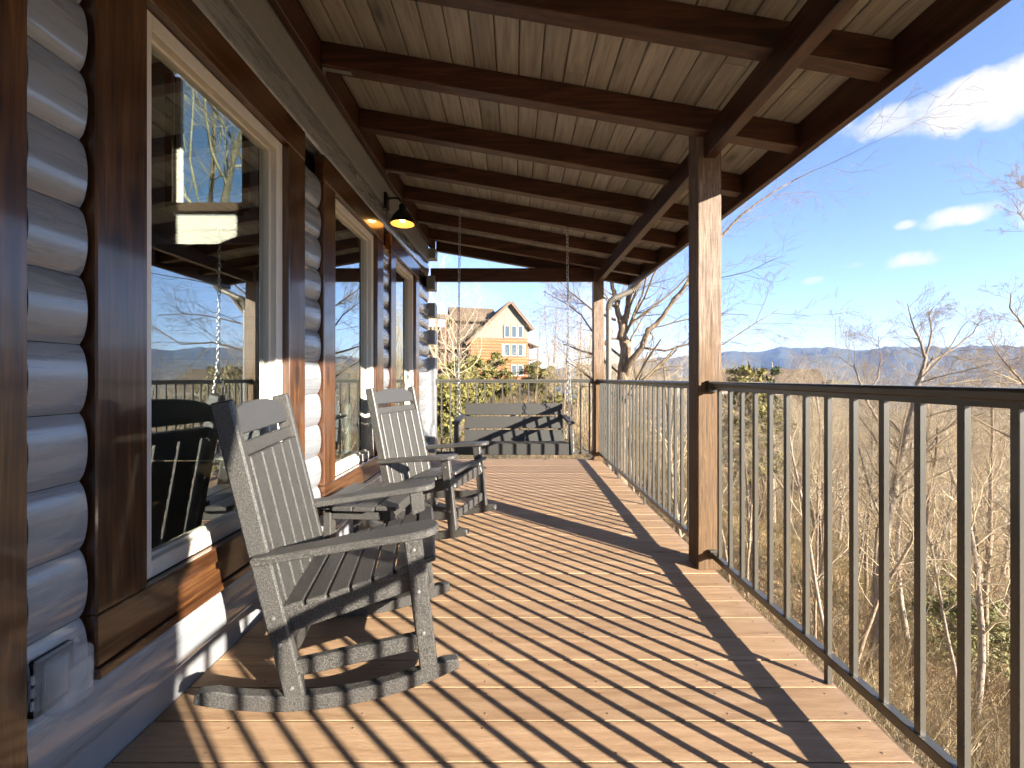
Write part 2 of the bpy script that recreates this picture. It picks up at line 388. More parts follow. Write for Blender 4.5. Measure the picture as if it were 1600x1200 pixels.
def mountains(name, dist, prof, z0, depth, seed):
    vs = []; fs = []; N = 700; K = 34
    for i in range(N + 1):
        az = R(-75 + 165 * i / N)
        h = prof(math.degrees(az)) + 85 * mnoise.fractal(Vector((math.degrees(az) * .24, seed, 0)), .9, 2.1, 6)
        for k in range(K + 1):
            t = k / K; d = dist + depth * (t - .5)
            s_ = math.sin(math.pi * min(1, t / .62) / 2) if t < .62 else math.cos(math.pi * (t - .62) / .38 / 2)
            sp = mnoise.fractal(Vector((math.sin(az) * d * .0011, math.cos(az) * d * .0011, seed + 4)), .9, 2.1, 6) * .42 - .08
            z = z0 + (h - z0) * max(0, s_) * (1 + sp * min(1, (1 - s_) * 3.2))
            vs.append((math.sin(az) * d, math.cos(az) * d, z))
    for i in range(N):
        for k in range(K):
            a = i * (K + 1) + k; fs.append((a, a + K + 1, a + K + 2, a + 1))
    tag(link(name, raw_mesh(name, vs, fs, 'mountain_woods', True)), 'long wooded mountain range along the horizon', 'mountain', kind='structure')
def ip(tab):
    xs = [a for a, _ in tab]; ys = [c for _, c in tab]
    return lambda a: float(np.interp(a, xs, ys))
# azimuth (deg) -> crest height (m) at 7 km
mountains('mountain_range', 7200, ip([(-75, 380), (-40, 330), (-20, 240), (0, 160), (8, 190), (15, 282), (19, 350), (22.5, 399), (24.5, 385), (26.5, 439), (28.5, 448), (31, 452), (34, 422), (37, 425), (40, 405), (44, 420), (47.5, 428), (50, 385), (54, 400), (60, 380), (90, 360)]), -230, 3800, 1.3)
mountains('foothills', 3900, ip([(-75, 120), (-20, 40), (0, -40), (12, 30), (20, 60), (30, -50), (40, -70), (52, -20), (90, 0)]), -230, 1900, 7.7)

# ------------------------------------------------------------------ porch measures
YN, YF = -3.85, 5.74          # near and far end of the porch
XW, XE = -1.16, 1.145         # wall skirt face, deck edge
PITCH = .1445
# deck -----------------------------------------------------------------
deck = empty('porch_deck', (0, 0, 0), 0, 'brown composite plank porch deck striped with railing shadows', 'deck', kind='structure')
bd = None; y0 = 1.1985
mb = MB().box((XW + .004, .0023, -.026), (XE, PITCH - .0023, 0), .0013); bd = mb.build('board', 'deck_x', deck); bd.location = (0, y0, 0)
for k in range(int((YN - y0) / PITCH), int((YF - y0) / PITCH)):
    if k == 0: continue
    o = link('board', bd.data, deck, (random.uniform(-.001, .001), y0 + k * PITCH, random.uniform(-.0008, .0008)))
MB().box((XE + .002, YN, -.24), (XE + .03, YF + .02, -.022), .002).build('rim_board', 'rim_y', deck)
MB().box((XW, YF + .005, -.24), (XE, YF + .03, -.02), .002).build('rim_board', 'rim_y', deck)
for x in np.linspace(-1.1, 1.05, 5): MB().box((x, YN, -.22), (x + .04, YF, -.03)).build('joist', 'rim_y', deck)
for y in (-3.6, -.7, 2.45, 5.6): MB().box((.95, y, gz(1, y) - .3), (1.09, y + .14, -.222), .003).build('support_post', 'post_wood', deck)
# screws
mb = MB()
for k in range(int((YN - y0) / PITCH), int((YF - y0) / PITCH)):
    for x in (-.9, -.5, -.1, .3, .7, 1.08):
        for dy in (.028, .115):
            c = (x + random.uniform(-.006, .006), y0 + k * PITCH + dy, .0012); mb.lathe([(.0001, .0005), (.0032, .0004), (.0036, -.001)], c, 6)
tag(mb.build('screw_heads', 'rim_y', deck), kind='stuff')

# posts ------------------------------------------------------------------
POST = [-.756, 2.395, 5.546]; PX0, PX1, PD = 1.05, 1.182, .137
CE = lambda x: 2.987 - .175 * (x + 1.09)      # underside of the ceiling boards
RB = lambda x: 2.855 - .175 * (x + 1.09)      # underside of the rafters
plabel = ['brown timber porch post out of view behind the railing end', 'thick weathered brown timber post in the middle of the railing, bleached above the rail', 'slim brown timber post at the far corner of the porch beside the downspout']
for y, lb in zip(POST, plabel):
    o = MB().box((0, 0, 0), (PX1 - PX0, PD, CE(1.18) - .004), .004, seg=2).build('porch_post', 'post_wood', None, loc=(PX0, y, 0))
    tag(o, lb, 'post', 'porch posts')

# railing ------------------------------------------------------------------
BX0, BX1 = 1.117, 1.1355
def rail_profile(x0, x1):
    return [(x0 - .014, 1.051), (x0 - .016, 1.068), (x0 - .010, 1.0765), (x1 + .010, 1.0765), (x1 + .016, 1.068), (x1 + .014, 1.051), (x1 + .006, 1.047), (x1 + .006, 1.030), (x0 - .006, 1.030), (x0 - .006, 1.047)]
balus = MB().box((0, 0, .110), (BX1 - BX0, .0185, 1.034), .0015).build('baluster', 'black_metal').data
legm = MB().box((0, 0, .002), (BX1 - BX0, .0185, .084), .0015).build('leg', 'black_metal').data
for o in [o for o in bpy.data.objects if o.name in ('baluster', 'leg')]: bpy.data.objects.remove(o)
def side_rail(ya, yb, ys, legs, label):
    t = empty('railing', (BX0, ya, 0), 0, label, 'railing', 'porch railing sections')
    def ch(o): o.location = Vector(o.location) - Vector((BX0, ya, 0)); return o
    ch(MB().prism(rail_profile(BX0, BX1), ya, yb, 'y', .0012).build('top_rail', 'black_metal', t))
    ch(MB().box((BX0 - .006, ya, .080), (BX1 + .006, yb, .113), .002).build('bottom_rail', 'black_metal', t))
    for y in ys: link('baluster', balus, t, (0, y - ya, 0))
    for y in legs: link('leg', legm, t, (0, y - ya, 0))
    for y, s in ((ya, 1), (yb, -1)):
        ya_, yb_ = sorted((y + s * .001, y + s * .028))
        ch(MB().box((BX0 - .022, ya_, 1.018), (BX1 + .022, yb_, 1.083), .003).build('bracket', 'black_metal', t))
        ch(MB().box((BX0 - .012, ya_, .072), (BX1 + .012, yb_, .120), .003).build('bracket', 'black_metal', t))
P = .1138; b0 = .9277
side_rail(POST[0] + PD, POST[1], [b0 + P * k for k in range(-13, 13)], [b0 + P * 5, b0 - P * 4], 'black metal railing section nearest the camera, right of the middle post')
n = 26; ys = [POST[1] + PD + (POST[2] - POST[1] - PD) * (i + .5) / n - .009 for i in range(n)]
side_rail(POST[1] + PD, POST[2], ys, [ys[9], ys[17]], 'black metal railing section between the middle post and the far corner post')
side_rail(YN + .02, POST[0], [POST[0] - .1 - P * k for k in range(26)], [POST[0] - 1, POST[0] - 2], 'black metal railing section behind the camera')
# far end rail
t = empty('railing', (-.98, 5.60, 0), 0, 'black metal railing across the far end of the porch behind the swing', 'railing', 'porch railing sections')
xa, xb = -1.045, PX0; yr = 5.60
def ch(o): o.location = Vector(o.location) - Vector((-.98, 5.60, 0)); return o
ch(MB().prism([(y - 0, z) for y, z in rail_profile(yr, yr + .0185)], xa, xb, 'x', .0012).build('top_rail', 'black_metal', t))
ch(MB().box((xa, yr - .006, .080), (xb, yr + .0245, .113), .002).build('bottom_rail', 'black_metal', t))
nb = 18
for i in range(nb):
    x = xa + (xb - xa) * (i + .5) / nb; link('baluster', balus, t, (x + .98, 0, 0))
    if i in (5, 12): link('leg', legm, t, (x + .98, 0, 0))
for x in (xa + .015, xb - .015):
    ch(MB().box((x - .014, yr - .02, 1.018), (x + .014, yr + .04, 1.083), .003).build('bracket', 'black_metal', t))
    ch(MB().box((x - .014, yr - .012, .072), (x + .014, yr + .03, .120), .003).build('bracket', 'black_metal', t))

# porch roof ------------------------------------------------------------------
roof = empty('porch_roof', (0, 0, 2.3), 0, 'dark brown timber porch roof with rafters and greige plank ceiling', 'porch roof')
def rc(o): o.location = Vector(o.location) - Vector((0, 0, 2.3)); return o
XF = 1.588; YR = 5.86
slope = math.atan(.175)
def rafter(y, w=.075, h=.135):
    x0, x1 = -1.084, XF - .001
    return MB().prism([(x0, RB(x0)), (x1, RB(x1)), (x1, CE(x1) - .002), (x0, CE(x0) - .002)], 0, w, 'y', .003)
r0 = rafter(0).build('rafter', 'stain_x', roof, loc=(0, 2.34, -2.3))
for k in range(-10, 6):
    if k: link('rafter', r0.data, roof, (0, 2.34 + .585 * k, -2.3))
link('rafter', r0.data, roof, (0, YR - .076, -2.3))
# planks
pw = .125; n = 22; pm = None
for i in range(n):
    xa = -1.083 + i * pw * math.cos(slope); xb = min(xa + pw * math.cos(slope) - .005, XF)
    if xa >= XF - .02: break
    prof = [(xa, CE(xa) + .004), (xa + .005, CE(xa + .005)), (xb - .005, CE(xb - .005)), (xb, CE(xb) + .004), (xb, CE(xb) + .018), (xa, CE(xa) + .018)]
    cut = random.uniform(-.5, 4.5)
    for ya, yb in ((YN, cut - .001), (cut + .001, YR)):
        rc(MB().prism(prof, ya, yb, 'y').build('ceiling_board', 'ceiling_y', roof))
rc(MB().prism([(-1.2, CE(-1.2) + .0185), (1.66, CE(1.66) + .0185), (1.66, CE(1.66) + .04), (-1.2, CE(-1.2) + .04)], YN, YR + .02, 'y').build('roof_deck', 'asphalt_roof', roof))
rc(MB().prism([(XF, 2.335), (1.63, 2.335), (1.63, CE(1.63) + .017), (XF, CE(XF) + .017)], YN, YR + .002, 'y', .003).build('fascia', 'stain_y', roof))
rc(MB().box((-1.124, YN, 2.815), (-1.085, YR - .1, CE(-1.085) - .003), .003).build('ledger', 'stain_y', roof))
bx0, bx1 = 1.083, 1.148
for ya, yb in ((YN, POST[0]), (POST[0] + PD, POST[1]), (POST[1] + PD, POST[2])):
    rc(MB().box((bx0, ya + .001, 2.352), (bx1, yb - .001, 2.50), .004).build('beam', 'stain_y', roof))
rc(MB().box((-1.12, 5.585, 2.385), (PX0 - .001, 5.655, 2.56), .004).build('tie_beam', 'stain_x', roof))
# strap brackets under the rafters at the ledger
for k, yb in ((0, 2.34), (2, 2.34 + .585 * 2), (4, 2.34 + .585 * 4)):
    mb = MB(); x0 = -1.083
    mb.bar((x0, yb + .037, RB(x0) - .003), (x0 + .16, yb + .037, RB(x0 + .16) - .003), .03, .003, .0008)
    mb.box((x0 + .001, yb + .02, RB(x0) - .03), (x0 + .004, yb + .055, RB(x0) - .002), 0)
    for q in range(7): mb.lathe([(.0001, -.004), (.004, -.003), (.005, 0)], (x0 + .02 + .021 * q, yb + .03 + (q % 2) * .014, RB(x0 + .02 + .021 * q) - .005), 6)
    rc(mb.build('strap_bracket', 'galvanized', roof))
# gutter and downspout
gt = MB().prism([(1.634, 2.53), (1.634, 2.44), (1.70, 2.43), (1.745, 2.455), (1.755, 2.53), (1.748, 2.53), (1.738, 2.46), (1.70, 2.437), (1.64, 2.446), (1.64, 2.53)], YN, YR, 'y').build('gutter', 'gutter_tan', roof)
rc(gt)
ds = empty('downspout', (1.29, 5.72, gz(1.3, 5.7)), 0, 'tan metal rain downspout with ribbed elbows beside the far corner post', 'downspout')
dz = -gz(1.3, 5.7)
def dch(o): o.location = Vector(o.location) - Vector((1.29, 5.72, gz(1.3, 5.7))); return o
def elbow(pts, n=18):
    o = []
    for i in range(n + 1):
        t_ = i / n; a, b_, c = [Vector(p) for p in pts]; o.append(a * (1 - t_) ** 2 + b_ * 2 * t_ * (1 - t_) + c * t_ * t_)
    return o
E1 = elbow(((1.70, 5.72, 2.44), (1.71, 5.72, 2.33), (1.60, 5.72, 2.285))); E2 = elbow(((1.37, 5.72, 2.185), (1.28, 5.72, 2.145), (1.285, 5.72, 2.02)))
for E in (E1, E2):
    mb = MB(); mb.tube(E, [.037 + .008 * (i % 2) for i in range(len(E))], 14); dch(mb.build('elbow', 'gutter_tan', ds))
mb = MB(); mb.tube([E1[-1], E2[0]], .037, 12); dch(mb.build('pipe', 'gutter_tan', ds, True))
mb = MB(); mb.tube([E2[-1], (1.285, 5.72, gz(1.3, 5.7) + .1)], .037, 12); dch(mb.build('pipe', 'gutter_tan', ds, True))

# ------------------------------------------------------------------ cabin
cab = empty('log_cabin', (-1.2, 1.5, 0), 0, 'grey painted log cabin wall with large brown framed windows', 'house')
C0 = Vector((-1.2, 1.5, 0))
def cc(o): o.location = Vector(o.location) - C0; return o
WC = [1.675, 3.011, 4.347]; WW = .40; TW = .158      # window centres, half width of the white unit, trim width
ZB, ZT = .465, 2.255
LOG = .18; Z0 = .107
def log_prof(z0, h=LOG):
    pr = [(-1.215, z0 + .001)]
    for i in range(13):
        u = -1 + 2 * i / 12; pr.append((-1.149 + .022 * (1 - .70 * u * u - .30 * u ** 8), z0 + h / 2 + u * (h / 2 - .001)))
    pr.append((-1.215, z0 + h - .001)); return pr
def logseg(z0, ya, yb, h=LOG):
    mb = MB().prism(log_prof(z0, h), ya, yb, 'y'); return cc(mb.build('log', 'log_paint', cab, True))
GP = .010
spans = [(.972, WC[0] - WW - TW - GP), (WC[0] + WW + TW + GP, WC[1] - WW - TW - GP), (WC[1] + WW + TW + GP, WC[2] - WW - TW - GP), (WC[2] + WW + TW + GP, 5.52)]
logseg(Z0, .972, 5.52)
for k in range(1, 13):
    z = Z0 + LOG * k
    if z + LOG > 2.42: break
    for a, b_ in spans: logseg(z, a, b_)
ztop = Z0 + LOG * k
logseg(2.43, -3.8, 5.52, .17)
cc(MB().box((-1.2, -3.8, 2.602), (-1.128, 5.52, 2.70), .003).build('frieze_board', 'skirt_paint', cab))
cc(MB().box((-1.2, -3.8, 2.702), (-1.133, 5.52, 2.98), .003).build('frieze_board', 'skirt_paint', cab))
cc(MB().box((-1.2, .972, -.03), (XW + .0, 5.52, .105), .004).build('skirting', 'skirt_paint', cab))
# sheathing behind logs (leaves the window holes open)
def sheath(ya, yb, za, zb): cc(MB().box((-1.27, ya, za), (-1.2155, yb, zb)).build('wall_core', 'dark_void', cab))
sheath(-3.8, 5.52, .0, ZB); sheath(-3.8, 5.52, ZT, 3.5)
ed = [-3.8] + sum([[c - WW, c + WW] for c in WC], []) + [5.52]
for i in range(0, len(ed), 2): sheath(ed[i], ed[i + 1], ZB, ZT)
# windows
def window(c):
    w = MB().box((-.06, -WW - TW, ZT - .0), (0, WW + TW, ZT + TW - .006), .004).build('window', 'trim_y', cab, loc=(-1.113, c, 0)); w.location = Vector(w.location) - C0
    def add(mb, name, mat): return mb.build(name, mat, w)
    for s in (-1, 1):
        a, b_ = sorted((s * WW, s * (WW + TW)))
        add(MB().box((-.06, a + .0005, ZB - .0), (-.001, b_ - .0005, ZT - .001), .004), 'trim_board', 'trim_z')
    add(MB().box((-.06, -WW - TW, ZB - .14), (0, WW + TW, ZB - .001), .004), 'trim_board', 'trim_y')
    add(MB().box((-.06, -WW - TW - .005, ZB - .17), (.012, WW + TW + .005, ZB - .142), .004), 'sill', 'trim_y')
    fw = .052
    for s in (-1, 1):
        a, b_ = sorted((s * (WW - fw), s * (WW - .001)))
        add(MB().box((-.095, a, ZB + .002), (-.034, b_, ZT - .002), .003), 'frame', 'white_vinyl')
    add(MB().box((-.095, -WW + fw, ZB + .002), (-.034, WW - fw, ZB + .055), .003), 'frame', 'white_vinyl')
    add(MB().box((-.095, -WW + fw, ZT - .055), (-.034, WW - fw, ZT - .002), .003), 'frame', 'white_vinyl')
    g = .012   # inner glazing stop
    for s in (-1, 1):
        a, b_ = sorted((s * (WW - fw - g), s * (WW - fw + .001)))
        add(MB().box((-.092, a, ZB + .055), (-.066, b_, ZT - .055)), 'glazing_bead', 'white_vinyl')
    for z in (ZB + .0545, ZT - .0545 - g): add(MB().box((-.092, -WW + fw + g, z), (-.066, WW - fw - g, z + g)), 'glazing_bead', 'white_vinyl')
    add(MB().box((-.083, -WW + fw, ZB + .054), (-.077, WW - fw, ZT - .054)), 'pane', 'window_glass')
for c in WC: window(c)
# door jamb at the near edge
dj = MB().box((-1.2, .80, .0), (-1.118, .966, 2.42), .005).build('door_trim', 'trim_z', cab); cc(dj)
o = MB().box((-1.2, .7, .0), (-1.10, .845, 2.40), .006).build('door_trim', 'trim_z', cab); cc(o)
o = MB().box((-1.25, -.3, .02), (-1.16, .7, 2.38), .004).build('door', 'trim_z', cab); cc(o)
for k in range(13): logseg(Z0 + LOG * k, -3.8, -.46)
# corner: crossing log ends
for k in range(14):
    z = Z0 + LOG * k + (.09 if False else 0)
    if k > 6 and k % 2 == 1: continue
    cc(MB().box((-1.42, 5.53, z + .0008), (-1.052, 5.70, z + LOG - .0008), .0012).build('corner_timber', 'skirt_paint', cab))
    cc(MB().prism([(y_, z + LOG / 2 + (LOG / 2 - .002) * math.sin(a)) for y_, a in []] or [(5.521, z + .004), (5.528, z + .004), (5.528, z + LOG - .004), (5.521, z + LOG - .004)], -1.25, -1.16, 'x').build('gap_strip', 'dark_void', cab))  # near-black strip puts the shade of the log-end gap into colour
cc(MB().box((-1.40, 5.53, 2.68), (-1.045, 5.70, 2.81), .006).build('corner_timber', 'skirt_paint', cab))
# far end wall of the cabin (outside face) and upper storey
cc(MB().box((-6.2, 5.56, 0), (-4.62, 5.66, 6.2)).build('end_wall', 'skirt_paint', cab))
cc(MB().box((-3.45, 5.56, 0), (-1.43, 5.66, 6.2)).build('end_wall', 'skirt_paint', cab))
cc(MB().box((-4.62, 5.56, 0), (-3.45, 5.66, 3.35)).build('end_wall', 'skirt_paint', cab))
cc(MB().box((-4.62, 5.56, 5.2), (-3.45, 5.66, 6.2)).build('end_wall', 'skirt_paint', cab))
# interior: shiplap end wall with a tall window
xi0, xi1 = -6.1, -1.275; hx0, hx1, hz0, hz1 = -4.50, -3.58, 3.40, 5.1
z = 0.01
while z < 6.1:
    for a, b_ in (((xi0, xi1),) if (z + .19 < hz0 or z > hz1) else ((xi0, hx0), (hx1, xi1))):
        cc(MB().box((a, 5.53, z), (b_, 5.555, z + .186), .002).build('shiplap_board', 'shiplap', cab))
    z += .19
w = MB().box((hx0 - .09, 5.50, hz0 - .11), (hx1 + .09, 5.60, hz0), .004).build('window', 'house_dark', cab); cc(w)
for a, b_ in ((hx0 - .09, hx0), (hx1, hx1 + .09)): MB().box((a, 5.50, hz0 + .001), (b_, 5.60, hz1), .004).build('frame', 'house_dark', w)
MB().box((hx0, 5.575, hz0), (hx0 + .06, 5.625, hz1), .003).build('frame', 'white_vinyl', w)
MB().box((hx0 + .06, 5.60, hz0 + .001), (hx1, 5.605, hz1)).build('pane', 'window_glass', w)
cc(MB().box((-4.55, 5.30, 2.55), (-2.6, 5.53, 2.79), .006).build('mantel', 'dark_in', cab))
cc(MB().box((-6.2, -3.8, -.05), (-1.272, 5.52, 0.0)).build('interior_floor', 'floor_in', cab))
cc(MB().box((-6.2, -3.8, 0), (-6.1, 5.52, 6.2)).build('interior_wall', 'dark_in', cab))
cc(MB().box((-6.2, -3.9, 0), (-1.2, -3.8, 6.2)).build('end_wall', 'skirt_paint', cab))
cc(MB().box((-6.4, -4.1, 6.2), (-.9, 5.9, 6.35)).build('roof', 'asphalt_roof', cab))
# upper wall with a clerestory opening above the porch roof
for (ya, yb, za, zb) in ((-3.8, 2.67, 3.5, 6.2), (3.42, 5.52, 3.5, 6.2), (2.67, 3.42, 5.5, 6.2), (2.67, 3.42, 3.5, 3.97)):
    cc(MB().box((-1.27, ya, za), (-1.2, yb, zb)).build('upper_wall', 'skirt_paint', cab))
# added unseen panel behind the camera, keeps sun off the near wall
pv = empty('sun_blocker_panel', (1.1, -2.3, 0), 0, 'added unseen brown board sun screen behind the camera', 'blocker')
for k in range(14):
    MB().box((-.012, -1.48, .12 + .165 * k), (.012, 1.535, .12 + .165 * k + .162), .002).build('board', 'stain_y', pv)
cu = empty('sun_blocker_cloth', (1.02, -.62, 0), 0, 'added unseen cloth sun curtain tied back to the post behind the camera', 'occluder')  # added unseen cloth, flares upward to shade chair top and window frame
vs = []; fs = []; prof = [(.05, .10), (.5, .10), (.95, .06), (1.12, .035), (1.26, .085), (1.34, .19), (1.7, .28), (2.05, .36), (2.33, .42)]
NU = 40
for z, w_ in prof:
    for i in range(NU + 1):
        u = i / NU; vs.append((.012 * math.sin(u * 50) , w_ * u, z))
for r_ in range(len(prof) - 1):
    for i in range(NU): a = r_ * (NU + 1) + i; fs.append((a, a + 1, a + NU + 2, a + NU + 1))
co = link('cloth', raw_mesh('cloth', vs, fs, 'house_trim', True), cu); co.modifiers.new('thick', 'SOLIDIFY').thickness = .004
MB().box((-.02, -.01, 1.10), (.02, .045, 1.14), .004).build('tie_band', 'house_dark', cu)
MB().tube([(0, -.02, 2.345), (0, .5, 2.345)], .008, 8).build('rod', 'black_metal', cu)

# ------------------------------------------------------------------ wall lamp
lx, ly, lz = -1.128, 3.66, 2.64
lamp = empty('wall_lamp', (lx, ly, lz), 0, 'small black barn style wall lamp, lit, above the second window', 'lamp')
MB().box((0, -.045, -.075), (.022, .045, .065), .006, seg=2).build('back_plate', 'lamp_black', lamp)
mb = MB(); mb.tube([(.02, 0, .02), (.07, 0, .028), (.12, 0, .022), (.148, 0, -.005), (.15, 0, -.035)], .009, 10); mb.build('arm', 'lamp_black', lamp, True)
pr = [(.018, -.03), (.03, -.035), (.03, -.075), (.04, -.08), (.055, -.10), (.085, -.135), (.10, -.175), (.103, -.20), (.1005, -.20), (.097, -.176), (.082, -.138), (.052, -.103), (.02, -.09)]
mb = MB(); mb.lathe(pr[:9], (.15, 0, 0), 28); mb.build('shade', 'lamp_black', lamp, True)
mb = MB(); mb.lathe(pr[8:], (.15, 0, 0), 28); mb.build('shade_lining', 'shade_inside', lamp, True)
mb = MB(); mb.lathe([(.0005, -.185), (.018, -.18), (.028, -.163), (.026, -.14), (.015, -.115), (.012, -.095)], (.15, 0, 0), 16); mb.build('bulb', 'bulb', lamp, True)
# ------------------------------------------------------------------ outlet cover
oc = empty('outlet_cover', (-1.124, 1.022, .30), 0, 'clear plastic bubble outlet cover low on the log wall', 'outlet cover')
MB().box((-.02, -.045, 0), (.006, .045, .135), .004).build('back_plate', 'lamp_black', oc)
MB().box((.0065, -.026, .02), (.012, .026, .115), .004).build('socket_plate', 'cream', oc)
MB().box((.010, -.046, -.002), (.066, .046, .137), .022, seg=6).build('bubble_lid', 'clear_plastic', oc, True)
MB().box((.006, -.050, -.006), (.016, .050, .141), .004, seg=2).build('lid_rim', 'clear_plastic', oc, True)
MB().box((.0655, -.028, .03), (.069, .028, .107), .0016).build('raised_panel', 'clear_plastic', oc)
MB().box((.03, .044, .052), (.05, .052, .082), .003).build('latch', 'clear_plastic', oc)
for z in (.03, .06, .09): MB().tube([(.010, -.053, z), (.010, -.053, z + .02)], .004, 8).build('hinge', 'clear_plastic', oc)

# ------------------------------------------------------------------ rocking chair (x forward, y left)
def rocking_chair(loc, rz, tilt, label):
    t = empty('rocking_chair', loc, rz, label, 'rocking chair', 'grey porch rocking chairs')
    PL = 'poly_lumber'; hw = .275
    def add(mb, name, sm=False): return mb.build(name, PL, t, sm)
    Rr = 1.15
    for s in (-1, 1):
        y = s * hw; top = []; bot = []
        for i in range(17):
            x = -.42 + .83 * i / 16; z = Rr - math.sqrt(Rr * Rr - x * x) + .001
            bot.append((x, z)); top.append((x * .985, z + .052 - (.02 if i in (0, 16) else 0)))
        add(MB().prism(bot + top[::-1], y - .019, y + .019, 'y', .004), 'rocker')
        add(MB().bar((-.125, y - s * 0, .045), (-.345, y, 1.055), .036, .062, .006, up=(1, 0, .2)), 'back_post')
        add(MB().bar((.305, y, .075), (.245, y, .585), .036, .062, .006, up=(1, 0, .1)), 'front_leg')
        # arm: paddle
        ax = [(-.25, .034), (-.05, .040), (.12, .050), (.25, .062), (.30, .056), (.328, .038), (.336, .014)]
        out = [(x, w_) for x, w_ in ax] + [(x, -w_) for x, w_ in ax[::-1]]
        mb = MB().prism(out, -.014, .014, 'z', .005)
        mb.bm.transform(Matrix.Translation((0, s * (hw + .022), .60)) @ Matrix.Rotation(-math.atan(.115), 4, 'Y') @ Matrix.Translation((-.3, 0, 0)) )
        mb.bm.transform(Matrix.Translation((.30, 0, -.004)))
        add(mb, 'arm')
        add(MB().bar((-.16, y - s * .036, .295), (.30, y - s * .036, .415), .032, .085, .005), 'seat_rail')
        add(MB().bar((-.155, y, .145), (.29, y, .19), .030, .055, .005), 'side_stretcher')
        for (x, z) in ((-.17, .24), (-.19, .33), (-.135, .09), (.285, .22), (.268, .37), (.252, .52)):
            mb = MB(); mb.lathe([(.0005, .004), (.006, .003), (.0075, 0)], (0, 0, 0), 8)
            for v in mb.bm.verts: v.co = Vector((x + v.co.x, y + s * (.018 + v.co.z), z + v.co.y))
            mb.build('bolt', 'galvanized', t)
    # seat slats across
    for i in range(7):
        u = (i + .5) / 7; x = -.17 + .50 * u; z = .345 + .125 * u + (.012 * (abs(u - .4) * 2) ** 2)
        add(MB().box((-.032, -hw - .012, -.011), (.032, hw + .012, .011), .004, Matrix.Translation((x, 0, z)) @ Matrix.Rotation(-math.atan(.25 + .1 * (u - .5)), 4, 'Y')), 'seat_slat')
    add(MB().box((.335, -hw + .02, .385), (.358, hw - .02, .47), .005), 'front_apron') if False else None
    add(MB().bar((.285, -hw + .018, .395), (.285, hw - .018, .395), .026, .075, .005), 'front_apron')
    add(MB().bar((.293, -hw + .018, .175), (.293, hw - .018, .175), .026, .06, .005), 'front_stretcher')
    add(MB().bar((-.165, -hw + .018, .15), (-.165, hw - .018, .15), .026, .06, .005), 'back_stretcher')
    # back: frame direction
    d = Vector((-.22, 0, 1.01)).normalized()
    def bp(s_, y, off=0): # point along the back at height z
        x = -.125 - .22 * (s_ - .045) / 1.01; return Vector((x + off, y, s_))
    wmid = hw - .018
    add(MB().bar(bp(.345, -wmid), bp(.345, wmid), .024, .06, .004, up=d), 'back_rail')
    add(MB().bar(bp(.885, -wmid), bp(.885, wmid), .024, .05, .004, up=d), 'back_rail')
    for i in range(5):
        y = -wmid + .006 + (2 * wmid - .012) * (i + .5) / 5
        w_ = (2 * wmid - .012) / 5 - .012
        add(MB().bar(bp(.32, y, .0175), bp(.905, y, .0175), w_, .018, .004, up=(0, 1, 0)) if False else MB().bar(bp(.32, y, .022), bp(.865, y, .022), w_, .018, .004, up=(1, 0, .2)), 'back_slat')
    # crest: arched plate between the posts
    pr_ = [(-wmid, 0), (wmid, 0), (wmid, .06)] + [(wmid * math.cos(a), .06 + .055 * math.sin(a)) for a in np.linspace(.25, math.pi - .25, 9)] + [(-wmid, .06)]
    mb = MB().prism(pr_, -.012, .012, 'x', .004); o_ = bp(.935, 0)
    mb.bm.transform(Matrix.Translation(o_) @ Matrix.Rotation(-math.atan(.2327), 4, 'Y')); mb.build('crest', 'poly_smooth', t)
    t.rotation_euler = Euler((0, 0, rz)); t.scale = (1, 1, .97)
    return t
rocking_chair((-.655, 1.68, .0005), R(12), 0, 'large grey slatted rocking chair nearest the camera, in front of the first window')
rocking_chair((-.615, 3.13, .0005), R(-17), 0, 'smaller looking grey slatted rocking chair farther back near the swing')
# side table
st = empty('side_table', (-.80, 2.36, 0), R(-4), 'low grey side table between the two rocking chairs', 'table')
pr_ = [(-.22, -.19), (-.16, -.25), (.16, -.25), (.22, -.19), (.22, .19), (.16, .25), (-.16, .25), (-.22, .19)]
for i in range(4):
    x0 = -.22 + .11 * i; pf = [(x0 + .003, -.25 if 0 < i < 3 else -.23), (x0 + .107, -.25 if 0 < i < 3 else -.23), (x0 + .107, .25 if 0 < i < 3 else .23), (x0 + .003, .25 if 0 < i < 3 else .23)]
    MB().prism(pf, .425, .447, 'z', .003).build('top_slat', 'poly_lumber', st)
for x in (-.16, .16):
    for y in (-.17, .17): MB().box((x - .02, y - .03, 0), (x + .02, y + .03, .424), .004).build('leg', 'poly_lumber', st)
for y in (-.17, .17): MB().box((-.139, y - .012, .36), (.139, y + .012, .423), .004).build('apron', 'poly_lumber', st)
for x in (-.16, .16): MB().box((x - .012, -.139, .35), (x + .012, .139, .41), .004).build('apron', 'poly_lumber', st)

# ------------------------------------------------------------------ porch swing
def chain(mb, a, b_, pitch=.034, r=.0036, w=.0115):
    a = Vector(a); b_ = Vector(b_); d = b_ - a; n_ = max(2, int(d.length / pitch)); u = d.normalized(); p = u.orthogonal().normalized(); q = u.cross(p)
    st_ = d.length / n_
    for i in range(n_):
        c = a + d * ((i + .5) / n_); s_ = p if i % 2 else q; hl = st_ / 2 + r * 1.1
        pts = []
        for j in range(5): th = -math.pi / 2 + math.pi * j / 4; pts.append(c + u * (hl - w + w * math.cos(th)) + s_ * w * math.sin(th))
        for j in range(5): th = math.pi / 2 + math.pi * j / 4; pts.append(c - u * (hl - w - w * math.cos(th)) + s_ * w * math.sin(th))
        mb.tube(pts, r, 4, close=True)
sw = empty('porch_swing', (-.010, 4.15, .46), 0, 'dark grey slatted porch swing hanging on chains from the rafters', 'swing')
SP = 'swing_poly'; hw = .52
